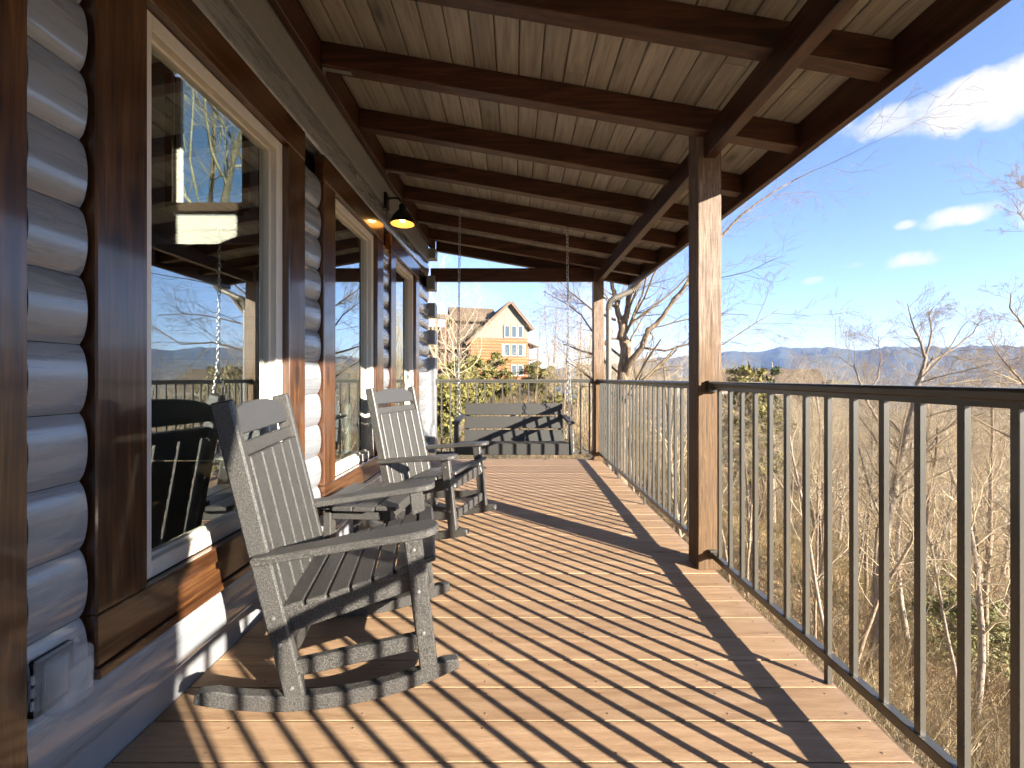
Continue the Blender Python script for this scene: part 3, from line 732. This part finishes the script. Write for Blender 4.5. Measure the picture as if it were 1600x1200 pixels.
for i in range(5):
    y = -.20 + .095 * i; MB().box((-hw, y, .0 - .012 * i), (hw, y + .088, .022 - .012 * i), .003).build('seat_slat', SP, sw)
MB().box((-hw - .0, -.222, -.085), (hw, -.201, .020), .003).build('front_apron', SP, sw)
for k in range(3):
    z0 = -.035 + .139 * k; y0_ = .262 + .20 * (z0) * .9
    MB().bar((-hw + .003, y0_, z0 + .063), (hw - .003, y0_, z0 + .063), .02, .125, .003, up=(0, .17, 1)).build('back_slat', SP, sw)
for x in (-hw + .03, 0, hw - .03):
    MB().bar((x, .275, -.06), (x, .352, .355), .04, .025, .003, up=(0, 1, 0)).build('back_brace', SP, sw)
    MB().bar((x, -.20, -.035), (x, .27, -.085), .035, .06, .003).build('seat_beam', SP, sw)
for s in (-1, 1):
    x = s * (hw + .022)
    MB().bar((x, -.235, .215), (x, .34, .235), .065, .024, .004).build('arm', SP, sw)
    MB().bar((x, -.19, -.09), (x, -.17, .203), .036, .05, .004, up=(0, 1, 0)).build('arm_post', SP, sw)
    ry = 4.08 + .0375 - 4.15
    topz = RB(-.010 + x) - .46 - .004; mz = topz - 1.35
    mb = MB()
    chain(mb, (x * .97, ry, topz), (x, ry, mz)); chain(mb, (x, ry, mz), (x + s * .02, -.20, -.06)); chain(mb, (x, ry, mz), (x + s * .02, .31, .0))
    mb.tube([(x * .97, ry, topz + .03), (x * .97, ry, topz - .002)], .004, 6)
    mb.build('chain', 'galvanized', sw, True)

# ------------------------------------------------------------------ vegetation
def grow(rng, height, r0, levels=(9, 6, 4, 2), lean=.05, start=.35, spread=1.0):
    out = []
    def br(p, d, L, r, lv):
        nseg = (9, 6, 4, 3, 2)[lv]; pts = [p.copy()]; dd = d.copy()
        for i in range(nseg):
            j = .07 if lv == 0 else .17
            dd = (dd + Vector((rng.gauss(0, j), rng.gauss(0, j), rng.gauss(0, j) + (.03 if lv == 0 else .09)))).normalized()
            p = p + dd * (L / nseg); pts.append(p.copy())
        tip = (.35, .25, .3, .4, .5)[lv]
        rad = [max(.0018, r * (1 - (1 - tip) * i / nseg)) for i in range(nseg + 1)]
        out.append((pts, rad, lv))
        if lv < len(levels):
            nchild = levels[lv]
            for c in range(nchild):
                t = (start if lv == 0 else .22) + (1 - (start if lv == 0 else .22)) * (c + rng.random()) / nchild
                t = min(t, .999); k = min(int(t * nseg), nseg - 1); f = t * nseg - k
                q = pts[k].lerp(pts[k + 1], f); base = (pts[k + 1] - pts[k]).normalized()
                az = rng.uniform(0, 2 * math.pi); u = base.orthogonal().normalized(); v = base.cross(u)
                side = u * math.cos(az) + v * math.sin(az); an = R(rng.uniform(28, 60)) * spread
                nd = (base * math.cos(an) + side * math.sin(an)).normalized()
                ll = L * rng.uniform(.36, .6) * (1.15 - .55 * t if lv == 0 else 1)
                br(q, nd, ll, max(.0022, rad[k] * rng.uniform(.30, .48)), lv + 1)
    br(Vector((0, 0, 0)), Vector((rng.gauss(0, lean), rng.gauss(0, lean), 1)).normalized(), height, r0, 0)
    return out
def tubes_mesh(name, brs, mat, sides=lambda lv: (8, 5, 4, 3, 3)[lv]):
    vs = []; fs = []
    for pts, rad, lv in brs:
        n_ = sides(lv); u = None; base = len(vs)
        for i, p in enumerate(pts):
            d = (pts[min(i + 1, len(pts) - 1)] - pts[max(i - 1, 0)]).normalized()
            if u is None: u = d.orthogonal().normalized()
            else:
                u = u - d * u.dot(d); u = u.normalized() if u.length > 1e-5 else d.orthogonal().normalized()
            w_ = d.cross(u)
            for j in range(n_):
                a = 2 * math.pi * j / n_; vs.append(tuple(p + (u * math.cos(a) + w_ * math.sin(a)) * rad[i]))
        for i in range(len(pts) - 1):
            for j in range(n_):
                a = base + i * n_ + j; b_ = base + i * n_ + (j + 1) % n_; fs.append((a, b_, b_ + n_, a + n_))
    return raw_mesh(name, vs, fs, mat, True)
rng = random.Random(11)
TREES = []
for i in range(7):
    brs = grow(rng, 9.0, .075 + .02 * (i % 3), (12, 7, 4, 2) if i < 4 else (14, 7, 5, 1), start=.25 + .05 * (i % 4), spread=.9 + .1 * (i % 3))
    pale = i % 2
    TREES.append((tubes_mesh('trunk', [b_ for b_ in brs if b_[2] == 0], 'bark_pale' if pale else 'bark'),
                  tubes_mesh('branches', [b_ for b_ in brs if b_[2] > 0], 'twig_pale' if pale else 'twig')))
def place_tree(x, y, h, kind, label, group=None, rz=None, zoff=0, sx=1.0, name='bare_tree'):
    t = empty(name, (x, y, gz(x, y) - .1 + zoff), rng.uniform(0, 6.28) if rz is None else rz, label, 'tree', group)
    s = h / 9.0; t.scale = (s * sx, s * sx, s)
    link('trunk', TREES[kind][0], t); link('branches', TREES[kind][1], t); return t

# the big near tree right of the far post: hand-set limbs
def at(x, y, Y): return Vector(((x - CX) * Y / F, Y, H + (CY - y) * Y / F))
def limb_tree(name, loc, limbs, label, seed, mat='bark', tw='twig', twigs=12):
    rg = random.Random(seed); base = Vector(loc); brs = []; small = []
    for pts, ra, rb in limbs:
        P_ = [Vector(p) for p in pts]; fine = []
        for i in range(len(P_) - 1):
            for q in range(4):
                t = q / 4; fine.append(P_[i].lerp(P_[i + 1], t) + Vector((rg.gauss(0, ra * .10), rg.gauss(0, ra * .10), rg.gauss(0, ra * .10))) * (1 if (i or q) else 0))
        fine.append(P_[-1]); n_ = len(fine)
        brs.append(([p - base for p in fine], [ra + (rb - ra) * (i / (n_ - 1)) ** .8 for i in range(n_)], 0 if ra > .05 else 1))
        L = sum((P_[i + 1] - P_[i]).length for i in range(len(P_) - 1))
        for c in range(twigs):
            t = rg.uniform(.25, 1); k = min(int(t * (n_ - 1)), n_ - 2); q = fine[k]; d = (fine[k + 1] - fine[k]).normalized()
            az = rg.uniform(0, 6.28); u = d.orthogonal().normalized(); v = d.cross(u)
            nd = d * .7 + (u * math.cos(az) + v * math.sin(az)) * .75
            sub = grow(rg, min(1.8, L * rg.uniform(.25, .5)), max(.006, (ra + (rb - ra) * t) * .35), (6, 4, 2), .05, .2)
            rot = Vector((0, 0, 1)).rotation_difference(nd.normalized()).to_matrix()
            for pts2, rad2, lv2 in sub: small.append(([rot @ p + q - base for p in pts2], [min(r_, .03) for r_ in rad2], min(4, lv2 + 1)))
    t = empty(name, loc, 0, label, 'tree')
    link('trunk', tubes_mesh('trunk', brs, mat), t); link('branches', tubes_mesh('branches', small, tw, lambda lv: 3), t)
    return t
Y = 9.0
g0 = at(974, 600, Y); gb = Vector((g0.x - .1, Y, gz(g0.x - .1, Y) - .2))
limb_tree('forked_tree', gb, [
    ([gb, at(972, 640, Y), at(974, 590, Y), at(975, 530, Y), at(973, 508, Y)], .155, .105),
    ([at(973, 512, Y), at(966, 490, Y), at(962, 465, Y), at(956, 445, Y), at(950, 405, Y), at(948, 340, Y + .3)], .07, .03),
    ([at(973, 512, Y), at(979, 490, Y), at(983, 462, Y), at(986, 440, Y), at(990, 380, Y), at(1004, 300, Y)], .085, .035),
    ([at(975, 592, Y), at(985, 565, Y - .2), at(1003, 543, Y - .4), at(1013, 515, Y - .5), at(1024, 508, Y - .5), at(1046, 478, Y - .7), at(1077, 437, Y - .9), at(1110, 385, Y - 1.1), at(1160, 335, Y - 1.3), at(1215, 295, Y - 1.5), at(1272, 266, Y - 1.6)], .085, .008),
    ([at(1003, 543, Y - .4), at(1040, 548, Y - .6), at(1085, 535, Y - .8), at(1130, 538, Y - 1), at(1180, 505, Y - 1.1), at(1215, 484, Y - 1.1)], .028, .006),
    ([at(971, 530, Y), at(950, 528, Y), at(920, 575, Y), at(895, 566, Y), at(862, 532, Y)], .028, .006),
    ([at(973, 560, Y), at(930, 525, Y + .4), at(908, 492, Y + .5), at(885, 475, Y + .5), at(850, 455, Y + .7)], .03, .006),
    ([at(962, 500, Y), at(925, 484, Y + .3), at(890, 455, Y + .6), at(875, 440, Y + .6)], .032, .008),
], 'rough barked forked bare tree rising just right of the far corner post', 5)
# tree right of centre beyond the near railing
Y = 10.5
g0 = at(1375, 880, Y); gx = g0.x; gb = Vector((gx - .2, Y, gz(gx - .2, Y) - .2))
limb_tree('forked_tree', gb, [
    ([gb, at(1380, 860, Y), at(1398, 760, Y), at(1408, 710, Y), at(1432, 612, Y), at(1440, 585, Y)], .11, .055),
    ([at(1440, 585, Y), at(1446, 560, Y), at(1437, 530, Y), at(1424, 500, Y), at(1418, 474, Y)], .05, .008),
    ([at(1440, 585, Y), at(1455, 565, Y), at(1490, 545, Y), at(1520, 520, Y), at(1530, 505, Y)], .048, .008),
    ([at(1446, 560, Y), at(1456, 520, Y), at(1452, 490, Y), at(1460, 478, Y)], .03, .007),
    ([at(1408, 710, Y), at(1375, 665, Y), at(1352, 620, Y), at(1335, 575, Y), at(1300, 550, Y)], .045, .008),
    ([at(1352, 620, Y), at(1372, 590, Y), at(1376, 560, Y), at(1372, 525, Y)], .028, .006),
    ([at(1432, 612, Y), at(1480, 600, Y), at(1540, 592, Y), at(1580, 575, Y)], .03, .006),
    ([at(1398, 760, Y), at(1440, 715, Y), at(1475, 670, Y), at(1500, 640, Y)], .04, .008),
    ([at(1385, 830, Y), at(1360, 770, Y), at(1342, 700, Y), at(1330, 640, Y)], .04, .008),
], 'pale trunked bare tree with spreading crown beyond the near railing', 9, 'bark_pale', 'twig', 14)
Y = 8.5
gx = at(1660, 700, Y).x; gb = Vector((gx, Y, gz(gx, Y) - .2))
limb_tree('forked_tree', gb, [
    ([gb, at(1660, 760, Y), at(1650, 640, Y), at(1630, 560, Y), at(1640, 440, Y), at(1625, 300, Y)], .10, .02),
    ([at(1630, 560, Y), at(1600, 510, Y), at(1578, 480, Y), at(1580, 455, Y)], .03, .007),
    ([at(1650, 640, Y), at(1600, 600, Y), at(1565, 560, Y), at(1545, 530, Y)], .03, .007),
    ([at(1632, 400, Y), at(1605, 350, Y), at(1590, 330, Y)], .02, .006),
    ([at(1628, 330, Y), at(1602, 295, Y), at(1588, 285, Y)], .018, .006),
], 'bare tree at the right edge with branch tips entering the sky', 21, 'bark', 'twig', 10)

# woods: many bare trees on the slope
def clear(x, y):
    if 17 < x < 38 and 42 < y < 62: return False
    if -14 < x < 6 and 52 < y < 76: return False
    return True
cnt = 0
for i in range(4000):
    if cnt >= 190: break
    y = 9 + 75 * rng.random() ** 1.25; s = rng.uniform(.12, 1.35); x = s * y
    if x < 3.2 or not clear(x, y): continue
    g = gz(x, y); px = CX + F * x / y
    if px > 1090: hmax = (1.0 - g) * rng.uniform(.55, .98)       # tops stay under the skyline on the right
    else: hmax = 1.1 - g + rng.uniform(-30, 32) * y / F
    h = min(hmax, 13)
    if h < 2.5: continue
    place_tree(x, y, h, rng.randrange(7), 'bare leafless tree among the woods on the slope below the railing', 'bare trees on the slope', sx=rng.uniform(.8, 1.2)); cnt += 1
# slim trees on the crest ahead, seen past the swing
for i in range(26):
    y = rng.uniform(22, 46); px = rng.uniform(835, 965); x = (px - CX) * y / F
    h = (1.1 - gz(x, y)) + rng.uniform(20, 135) * y / F
    place_tree(x, y, h, rng.randrange(7), 'slim bare tree on the crest seen past the swing', 'slim trees on the crest', sx=rng.uniform(.5, .8))
for (px, y, top, sx, lb) in ((692, 30, 470, 1.1, 'tangled bare tree just right of the cabin corner timbers'), (676, 34, 430, .9, 'tall bare tree half hidden by the cabin corner timbers'),
                             (705, 24, 500, 1.3, 'wide tangled bare tree crossing the dark left wing of the lodge'), (650, 30, 440, 1.0, 'bare tree hidden behind the cabin corner')):
    x = (px - CX) * y / F; place_tree(x, y, (1.1 - gz(x, y)) + (590 - top) * y / F, rng.randrange(7), lb, 'tangled trees by the cabin corner', sx=sx)

for (x, y, h) in ((-7.6, 11.0, 12.5), (-10.5, 14.0, 14), (-9.0, 12.0, 13)):
    place_tree(x, y, h, rng.randrange(7), 'bare tree behind the cabin, glimpsed through its upper end window', 'trees behind the cabin')
# evergreens: trunk, limbs and needle tufts
def evergreen_mesh(seed, h, rad, nl, shape='cone', tuft=.10, nt_=5200):
    rg = random.Random(seed); brs = [([Vector((0, 0, h * i / 6)) + Vector((rg.gauss(0, .03), rg.gauss(0, .03), 0)) * (i > 0) for i in range(7)], [.09 * h / 5 * (1 - .13 * i) for i in range(7)], 0)]
    tips = []
    for i in range(nl):
        t = (.10 if shape != 'pine' else .35) + (.88 if shape != 'pine' else .62) * rg.random(); az = rg.uniform(0, 6.28)
        if shape == 'cone': L = rad * (1.08 - t) * rg.uniform(.7, 1.15)
        elif shape == 'pine': L = rad * (.12 + math.sin(math.pi * min(1, (t - .25) / .75)) ** .8) * rg.uniform(.45, 1.1)
        else: L = rad * math.sqrt(max(.05, 1 - (2 * t - .85) ** 2)) * rg.uniform(.6, 1.15)
        p = Vector((0, 0, h * t)); d = Vector((math.cos(az), math.sin(az), rg.uniform(.05, .55)))
        pts = [p + d * (L * q / 3) + Vector((0, 0, -.04 * L * q)) for q in range(4)]
        brs.append((pts, [.02, .015, .01, .005], 3)); tips.append((pts, L))
    vs = []; fs = []
    for k in range(nt_):
        pts, L = tips[rg.randrange(len(tips))]; u = rg.random() ** .6 * 3; i = min(2, int(u)); q = pts[i].lerp(pts[i + 1], u - i)
        q = q + Vector((rg.gauss(0, .13 * rad * .4), rg.gauss(0, .13 * rad * .4), rg.gauss(0, .10 * rad * .4)))
        d = Vector((rg.gauss(0, 1), rg.gauss(0, 1), rg.gauss(.4, .8))).normalized(); w_ = d.orthogonal().normalized(); w_ = (w_ * math.cos(rg.uniform(0, 6.3)) + d.cross(w_) * math.sin(rg.uniform(0, 6.3)))
        a = tuft * rg.uniform(.6, 1.5); b_ = a * rg.uniform(.16, .34); n_ = len(vs)
        vs += [tuple(q - w_ * b_), tuple(q + w_ * b_), tuple(q + d * a + w_ * b_ * .6), tuple(q + d * a * 1.1 - w_ * b_ * .5)]; fs.append((n_, n_ + 1, n_ + 2, n_ + 3))
    return tubes_mesh('trunk', brs, 'bark'), vs, fs
def evergreen(name, x, y, zb, seed, h, rad, nl, label, shape='cone', mat='needles', cat='tree', group=None, tuft=.10, nt_=5200):
    tm, vs, fs = evergreen_mesh(seed, h, rad, nl, shape, tuft, nt_)
    t = empty(name, (x, y, zb), 0, label, cat, group); link('trunk', tm, t); link('crown', raw_mesh('crown', vs, fs, mat), t); return t
# yellow-green evergreens in front of the lodge
for i, (px, y, top, rad, lb) in enumerate(((713, 27, 560, 1.7, 'bushy yellow green evergreen at the cabin corner in front of the lodge'),
                                           (742, 31, 555, 1.8, 'dense yellow green evergreen left of centre in front of the lodge'),
                                           (775, 33, 552, 1.6, 'tall yellow green evergreen directly before the orange lodge wall'),
                                           (692, 22, 588, 1.3, 'low yellow green evergreen peeking past the cabin corner timbers'),
                                           (838, 40, 566, 2.0, 'brownish evergreen at the right foot of the lodge'))):
    x = (px - CX) * y / F; g = gz(x, y); h = (1.1 - g) + (590 - top) * y / F
    evergreen('evergreen_shrub', x, y, g - .1, 40 + i, h, rad, 80, lb, 'round', 'needles', 'evergreen', 'evergreens by the lodge', .16, 6500)
for i, (px, y, top, rad, lb) in enumerate(((862, 34, 572, 1.2, 'small dark evergreen on the crest left of the far post'), (905, 38, 566, 1.2, 'small dark evergreen on the crest touching the far post'))):
    x = (px - CX) * y / F; g = gz(x, y); evergreen('evergreen_shrub', x, y, g - .1, 60 + i, (1.1 - g) + (590 - top) * y / F, rad, 50, lb, 'cone', 'needles', 'evergreen', None, .16, 3000)
# pine beside the middle post
Yp = 19.0; xp = (1172 - CX) * Yp / F; g = gz(xp, Yp)
evergreen('pine_tree', xp, Yp, g - .1, 71, (1.1 - g) + (590 - 560) * Yp / F, 1.5, 100, 'bright yellow green pine just right of the middle post', 'pine', 'needles', 'pine', None, .14, 9000)
Yp = 24.0; xp = (1207 - CX) * Yp / F; g = gz(xp, Yp)
evergreen('pine_tree', xp, Yp, g - .1, 72, (1.1 - g) + (590 - 563) * Yp / F, .8, 60, 'darker small pine behind the bright pine by the brown roof', 'pine', 'needles_dark', 'pine', None, .14, 4000)
# low green shrubs on the slope
for i, (px, py, y) in enumerate(((1480, 850, 13), (1545, 870, 15), (1500, 800, 17), (1450, 760, 22))):
    x = (px - CX) * y / F; g = gz(x, y)
    evergreen('green_shrub', x, y, g - .1, 80 + i, 2.0 + .4 * (i % 2), 1.5, 50, ['nearest low olive shrub on the slope behind the right balusters', 'rightmost low olive shrub behind the right balusters', 'middle low olive shrub on the slope, uphill of the nearest one', 'farthest small olive shrub on the slope behind the balusters'][i], 'round', 'olive_shrub', 'shrub', 'green shrubs on the slope', .07, 5200)

# undergrowth: a tangle of thin stems
def undergrowth():
    rg = random.Random(5); vs = []; fs = []
    def stem(p, d, L, r):
        nonlocal vs, fs
        u = d.orthogonal().normalized(); v = d.cross(u); q = p; dd = d.copy(); base = len(vs)
        for i in range(4):
            rr = r * (1 - .25 * i)
            for j in range(3):
                a = 2.094 * j; vs.append((q.x + (u.x * math.cos(a) + v.x * math.sin(a)) * rr, q.y + (u.y * math.cos(a) + v.y * math.sin(a)) * rr, q.z + (u.z * math.cos(a) + v.z * math.sin(a)) * rr))
            if i < 3:
                for j in range(3): a = base + i * 3 + j; b_ = base + i * 3 + (j + 1) % 3; fs.append((a, b_, b_ + 3, a + 3))
            dd = (dd + Vector((rg.gauss(0, .28), rg.gauss(0, .28), rg.gauss(-.05, .22)))).normalized(); q = q + dd * (L / 3)
    n_ = 0
    while n_ < 13000:
        y = 1.5 + 60 * rg.random() ** 1.9; s = rg.uniform(-.25, 1.5)
        x = s * y + rg.uniform(0, 3)
        if x < 2.0 and y < 7.5: continue
        if not clear(x, y): continue
        g = gz(x, y); k = 1 + y / 26
        for q in range(rg.randint(3, 7)):
            d = Vector((rg.gauss(0, .5), rg.gauss(0, .5), 1)).normalized()
            stem(Vector((x + rg.gauss(0, .2), y + rg.gauss(0, .2), g - .05)), d, rg.uniform(.4, 1.8), rg.uniform(.0024, .0075) * k)
        n_ += 1
    o = link('undergrowth', raw_mesh('undergrowth', vs, fs, 'brush_tan')); tag(o, 'tangle of dry tan brush and saplings covering the slope', 'undergrowth', kind='stuff')
undergrowth()

# ------------------------------------------------------------------ far lodge
LY = 60.0; s_ = LY / F
lod = empty('lodge', (-2, LY, gz(-2, LY)), R(14), 'three storey lodge with steep brown gable, beige gable wall and orange lower storeys', 'house')
L0 = Vector((-2, LY, gz(-2, LY)))
def lc(o): o.location = Vector(o.location) - L0; return o
def wx(px): return (px - CX) * s_
def wz(py): return H + (CY - py) * s_
zb = -2.5; xl, xr = wx(735), wx(826); ap = (wx(797), wz(473)); zr = wz(507); zl = wz(533); zm = wz(529)
zm_l = zm
lc(MB().prism([(xl, zb), (xr, zb), (xr, zm), (xl, zm)], LY, LY + 12, 'y').build('wall', 'house_orange', lod))
lc(MB().prism([(xl, zm + .001), (xr, zm + .001), (xr, zr), ap, (xl, zl)] if zl > zm + .01 else [(xl, zm + .001), (xr, zm + .001), (xr, zr), ap, (xl, zm + .25)], LY + .02, LY + 12, 'y').build('wall', 'house_beige', lod))
# batten strips
for i in range(1, 22):
    x = xl + (xr - xl) * i / 22; zt = min(zl + (ap[1] - zl) * (x - xl) / (ap[0] - xl), ap[1] + (zr - ap[1]) * (x - ap[0]) / (xr - ap[0])) - .1
    if zt > zm + .4: lc(MB().box((x - .025, LY - .02, zm + .1), (x + .025, LY + .02, zt)).build('batten', 'house_beige', lod))
lc(MB().box((xl - .05, LY - .06, zm - .1), (xr + .05, LY - .001, zm + .08)).build('band', 'house_trim', lod))
# log courses on lower storeys
for k in range(22):
    z = zm - .12 - .42 * (k + 1)
    if z < zb: break
    lc(MB().prism([(LY - .055, z + .2), (LY - .03, z + .37), (LY - .001, z + .40), (LY - .001, z + .01), (LY - .03, z + .04)], xl, xr, 'x').build('log_course', 'house_orange', lod))
# roof slabs
def roofslab(a, b_, th, y0, y1, name='roof', mat='asphalt_roof'):
    d = (Vector(b_) - Vector(a)).normalized(); nrm = Vector((-d.y, d.x))
    if nrm.y < 0: nrm = -nrm
    A = Vector(a); B = Vector(b_); return lc(MB().prism([tuple(A), tuple(B), tuple(B + nrm * th), tuple(A + nrm * th)], y0, y1, 'y').build(name, mat, lod))
sl = (ap[1] - zr) / (xr - ap[0])
roofslab((xl - .6, ap[1] - (ap[0] - xl + .6) * (ap[1] - zl) / (ap[0] - xl)), ap, .28, LY - .7, LY + 12.5)
roofslab(ap, (xr + .65, zr - .65 * sl), .28, LY - .7, LY + 12.5)
for a, b_ in (((xl - .6, ap[1] - (ap[0] - xl + .6) * (ap[1] - zl) / (ap[0] - xl)), ap), (ap, (xr + .65, zr - .65 * sl))):
    roofslab((a[0], a[1] - .12), (b_[0], b_[1] - .12), .13, LY - .72, LY - .55, 'bargeboard', 'house_trim')
# cross wing on the left: dark timber gable facing left, big roof plane toward us
x0, x1 = wx(706), wx(764); zrg = wz(477); zev = wz(503)
rs = lc(MB().prism([(LY + .9, zev), (LY + 5.0, zrg), (LY + 5.0, zrg + .3), (LY + .75, zev + .12)], x0, x1 + 1.6, 'x').build('roof', 'asphalt_roof', lod))
lc(MB().prism([(LY + 5.0, zrg), (LY + 9.5, zev), (LY + 9.5, zev + .3), (LY + 5.0, zrg + .3)], x0, x1 + 1.6, 'x').build('roof', 'asphalt_roof', lod))
lc(MB().box((wx(712), LY + 1.5, zb), (wx(762), LY + 9, zev)).build('wall', 'house_dark', lod))
lc(MB().prism([(LY + 1.5, zev), (LY + 9, zev), (LY + 5.0, zrg - .1)], wx(712), wx(720), 'x').build('wall', 'house_dark', lod))
lc(MB().box((wx(665), LY + 1, zb), (wx(722), LY + 6, wz(512))).build('wall', 'house_dark', lod))
lc(MB().prism([(LY - .5, wz(503)), (LY + 3.5, wz(490)), (LY + 3.5, wz(488)), (LY - .6, wz(501))], wx(650), wx(708), 'x').build('roof', 'asphalt_roof', lod))
for px in (684, 697, 708): lc(MB().box((wx(px) - .12, LY - .3, zb), (wx(px) + .12, LY - .06, wz(502))).build('porch_post', 'house_trim', lod))
for zy in (545, 575): lc(MB().box((wx(660), LY - .4, wz(zy) - .15), (wx(735), LY + 1, wz(zy))).build('balcony', 'house_trim', lod))
def lwin(px, py0, py1, w_=.78, shutter=None):
    x = wx(px); w = lc(MB().box((x - w_ / 2 - .13, LY - .11, wz(py1) - .13), (x + w_ / 2 + .13, LY - .06, wz(py0) + .13)).build('window', 'house_trim', lod))
    MB().box((x - w_ / 2, LY - .13, wz(py1)), (x + w_ / 2, LY - .111, wz(py0))).build('frame', 'cream', w)
    MB().box((x - w_ / 2 + .07, LY - .14, wz(py1) + .07), (x + w_ / 2 - .07, LY - .131, wz(py0) - .07)).build('pane', 'far_glass', w)
for px in (792.5, 803.5, 814): lwin(px, 508.5, 527)
for px in (792.5, 803.5, 814): lwin(px, 537.5, 556)
for px in (803.5, 814): lwin(px, 570, 587)
for px in (786.5, 820): lc(MB().box((wx(px) - .22, LY - .10, wz(557)), (wx(px) + .22, LY - .06, wz(537))).build('shutter', 'cream', lod))
# side balconies on the right
lc(MB().prism([(xr, wz(534)), (xr + 1.9, wz(541)), (xr + 1.9, wz(539.5)), (xr, wz(532))], LY + .5, LY + 5, 'y').build('balcony_roof', 'asphalt_roof', lod))
lc(MB().box((xr + .001, LY + .6, wz(562)), (xr + 1.7, LY + 5, wz(560))).build('balcony', 'house_trim', lod))
for zz in (551, 553.5, 556, 558): lc(MB().box((xr + .001, LY + .6, wz(zz) - .02), (xr + 1.7, LY + .66, wz(zz) + .02)).build('balcony_rail', 'house_trim', lod))
for x in (xr + .25, xr + 1.6): lc(MB().box((x, LY + .55, zb), (x + .16, LY + .71, wz(540))).build('porch_post', 'house_trim', lod))

# ------------------------------------------------------------------ cabin on the slope at the right
NY = 44.0; ns = NY / F
def nx(px): return (px - CX) * ns
def nz_(py): return H + (CY - py) * ns
x0, x1 = nx(1100), nx(1284); gzb = gz((x0 + x1) / 2, NY + 3) - 1.5
nc = empty('slope_cabin', ((x0 + x1) / 2, NY, gzb), R(-20), 'dark cabin with broad brown shingle roof beyond the middle post', 'house')
N0 = Vector(((x0 + x1) / 2, NY, gzb))
def ncc(o): o.location = Vector(o.location) - N0; return o
zri, zea = nz_(578), nz_(612)
ncc(MB().prism([(NY - .8, zea), (NY + 5, zri + .15), (NY + 10.5, zea), (NY + 10.5, zea - .25), (NY + 5, zri - .12), (NY - .8, zea - .25)], x0 - .5, x1 + .1, 'x').build('roof', 'asphalt_roof', nc))
ncc(MB().box((x0 - .55, NY - .95, zea - .30), (x1 + .12, NY - .81, zea - .02)).build('gutter', 'cream', nc))
ncc(MB().box((x0, NY + .4, gzb), (x1 - .5, NY + 9.8, zea - .26)).build('wall', 'house_dark', nc))
ncc(MB().prism([(NY + .4, zea - .255), (NY + 9.6, zea - .255), (NY + 5, zri - .4)], x0 + .1, x1 - .52, 'x').build('wall', 'house_dark', nc))
for k in range(3):
    for px in (1135, 1158, 1215, 1240):
        x = nx(px); z = zea - 2.3 - 2.9 * k
        w = ncc(MB().box((x - .6, NY + .33, z), (x + .6, NY + .399, z + 1.5)).build('window', 'house_trim', nc)); MB().box((x - .5, NY + .31, z + .1), (x + .5, NY + .329, z + 1.4)).build('pane', 'far_glass', w)
# deck and rail at its right end
dzk = nz_(662)
ncc(MB().box((nx(1262), NY - .6, dzk - .25), (nx(1316), NY + 6, dzk)).build('deck', 'house_trim', nc))
for z in (dzk + .15, dzk + 1.0, dzk + 1.9): ncc(MB().box((nx(1262), NY - .6, z), (nx(1316), NY - .52, z + .08)).build('deck_rail', 'olive_wood', nc))
for px in range(1263, 1317, 6): ncc(MB().box((nx(px), NY - .58, dzk), (nx(px) + .06, NY - .53, dzk + 1.0)).build('baluster', 'olive_wood', nc))
ncc(MB().box((nx(1284), NY + .5, nz_(602)), (nx(1307), NY + 4, nz_(594))).build('side_roof', 'olive_wood', nc))
for px in (1264, 1290, 1313): ncc(MB().box((nx(px), NY - .5, gzb), (nx(px) + .2, NY - .3, dzk - .25)).build('deck_post', 'house_trim', nc))

# ------------------------------------------------------------------ haze
hb = MB().box((-9400, -9400, -280), (9400, 9400, 860)); hz = hb.build('haze', 'cream')
hm = bpy.data.materials.new('haze_air'); hm.use_nodes = True; ht = hm.node_tree; ht.nodes.clear()
ho = ht.nodes.new('ShaderNodeOutputMaterial'); hv = ht.nodes.new('ShaderNodeVolumePrincipled')
hv.inputs['Color'].default_value = (.36, .56, 1.0, 1); hv.inputs['Density'].default_value = 5e-5; hv.inputs['Anisotropy'].default_value = 0.0
ht.links.new(hv.outputs[0], ho.inputs['Volume']); hz.data.materials.clear(); hz.data.materials.append(hm)
tag(hz, 'pale blue air haze over the valley', 'haze', kind='stuff')
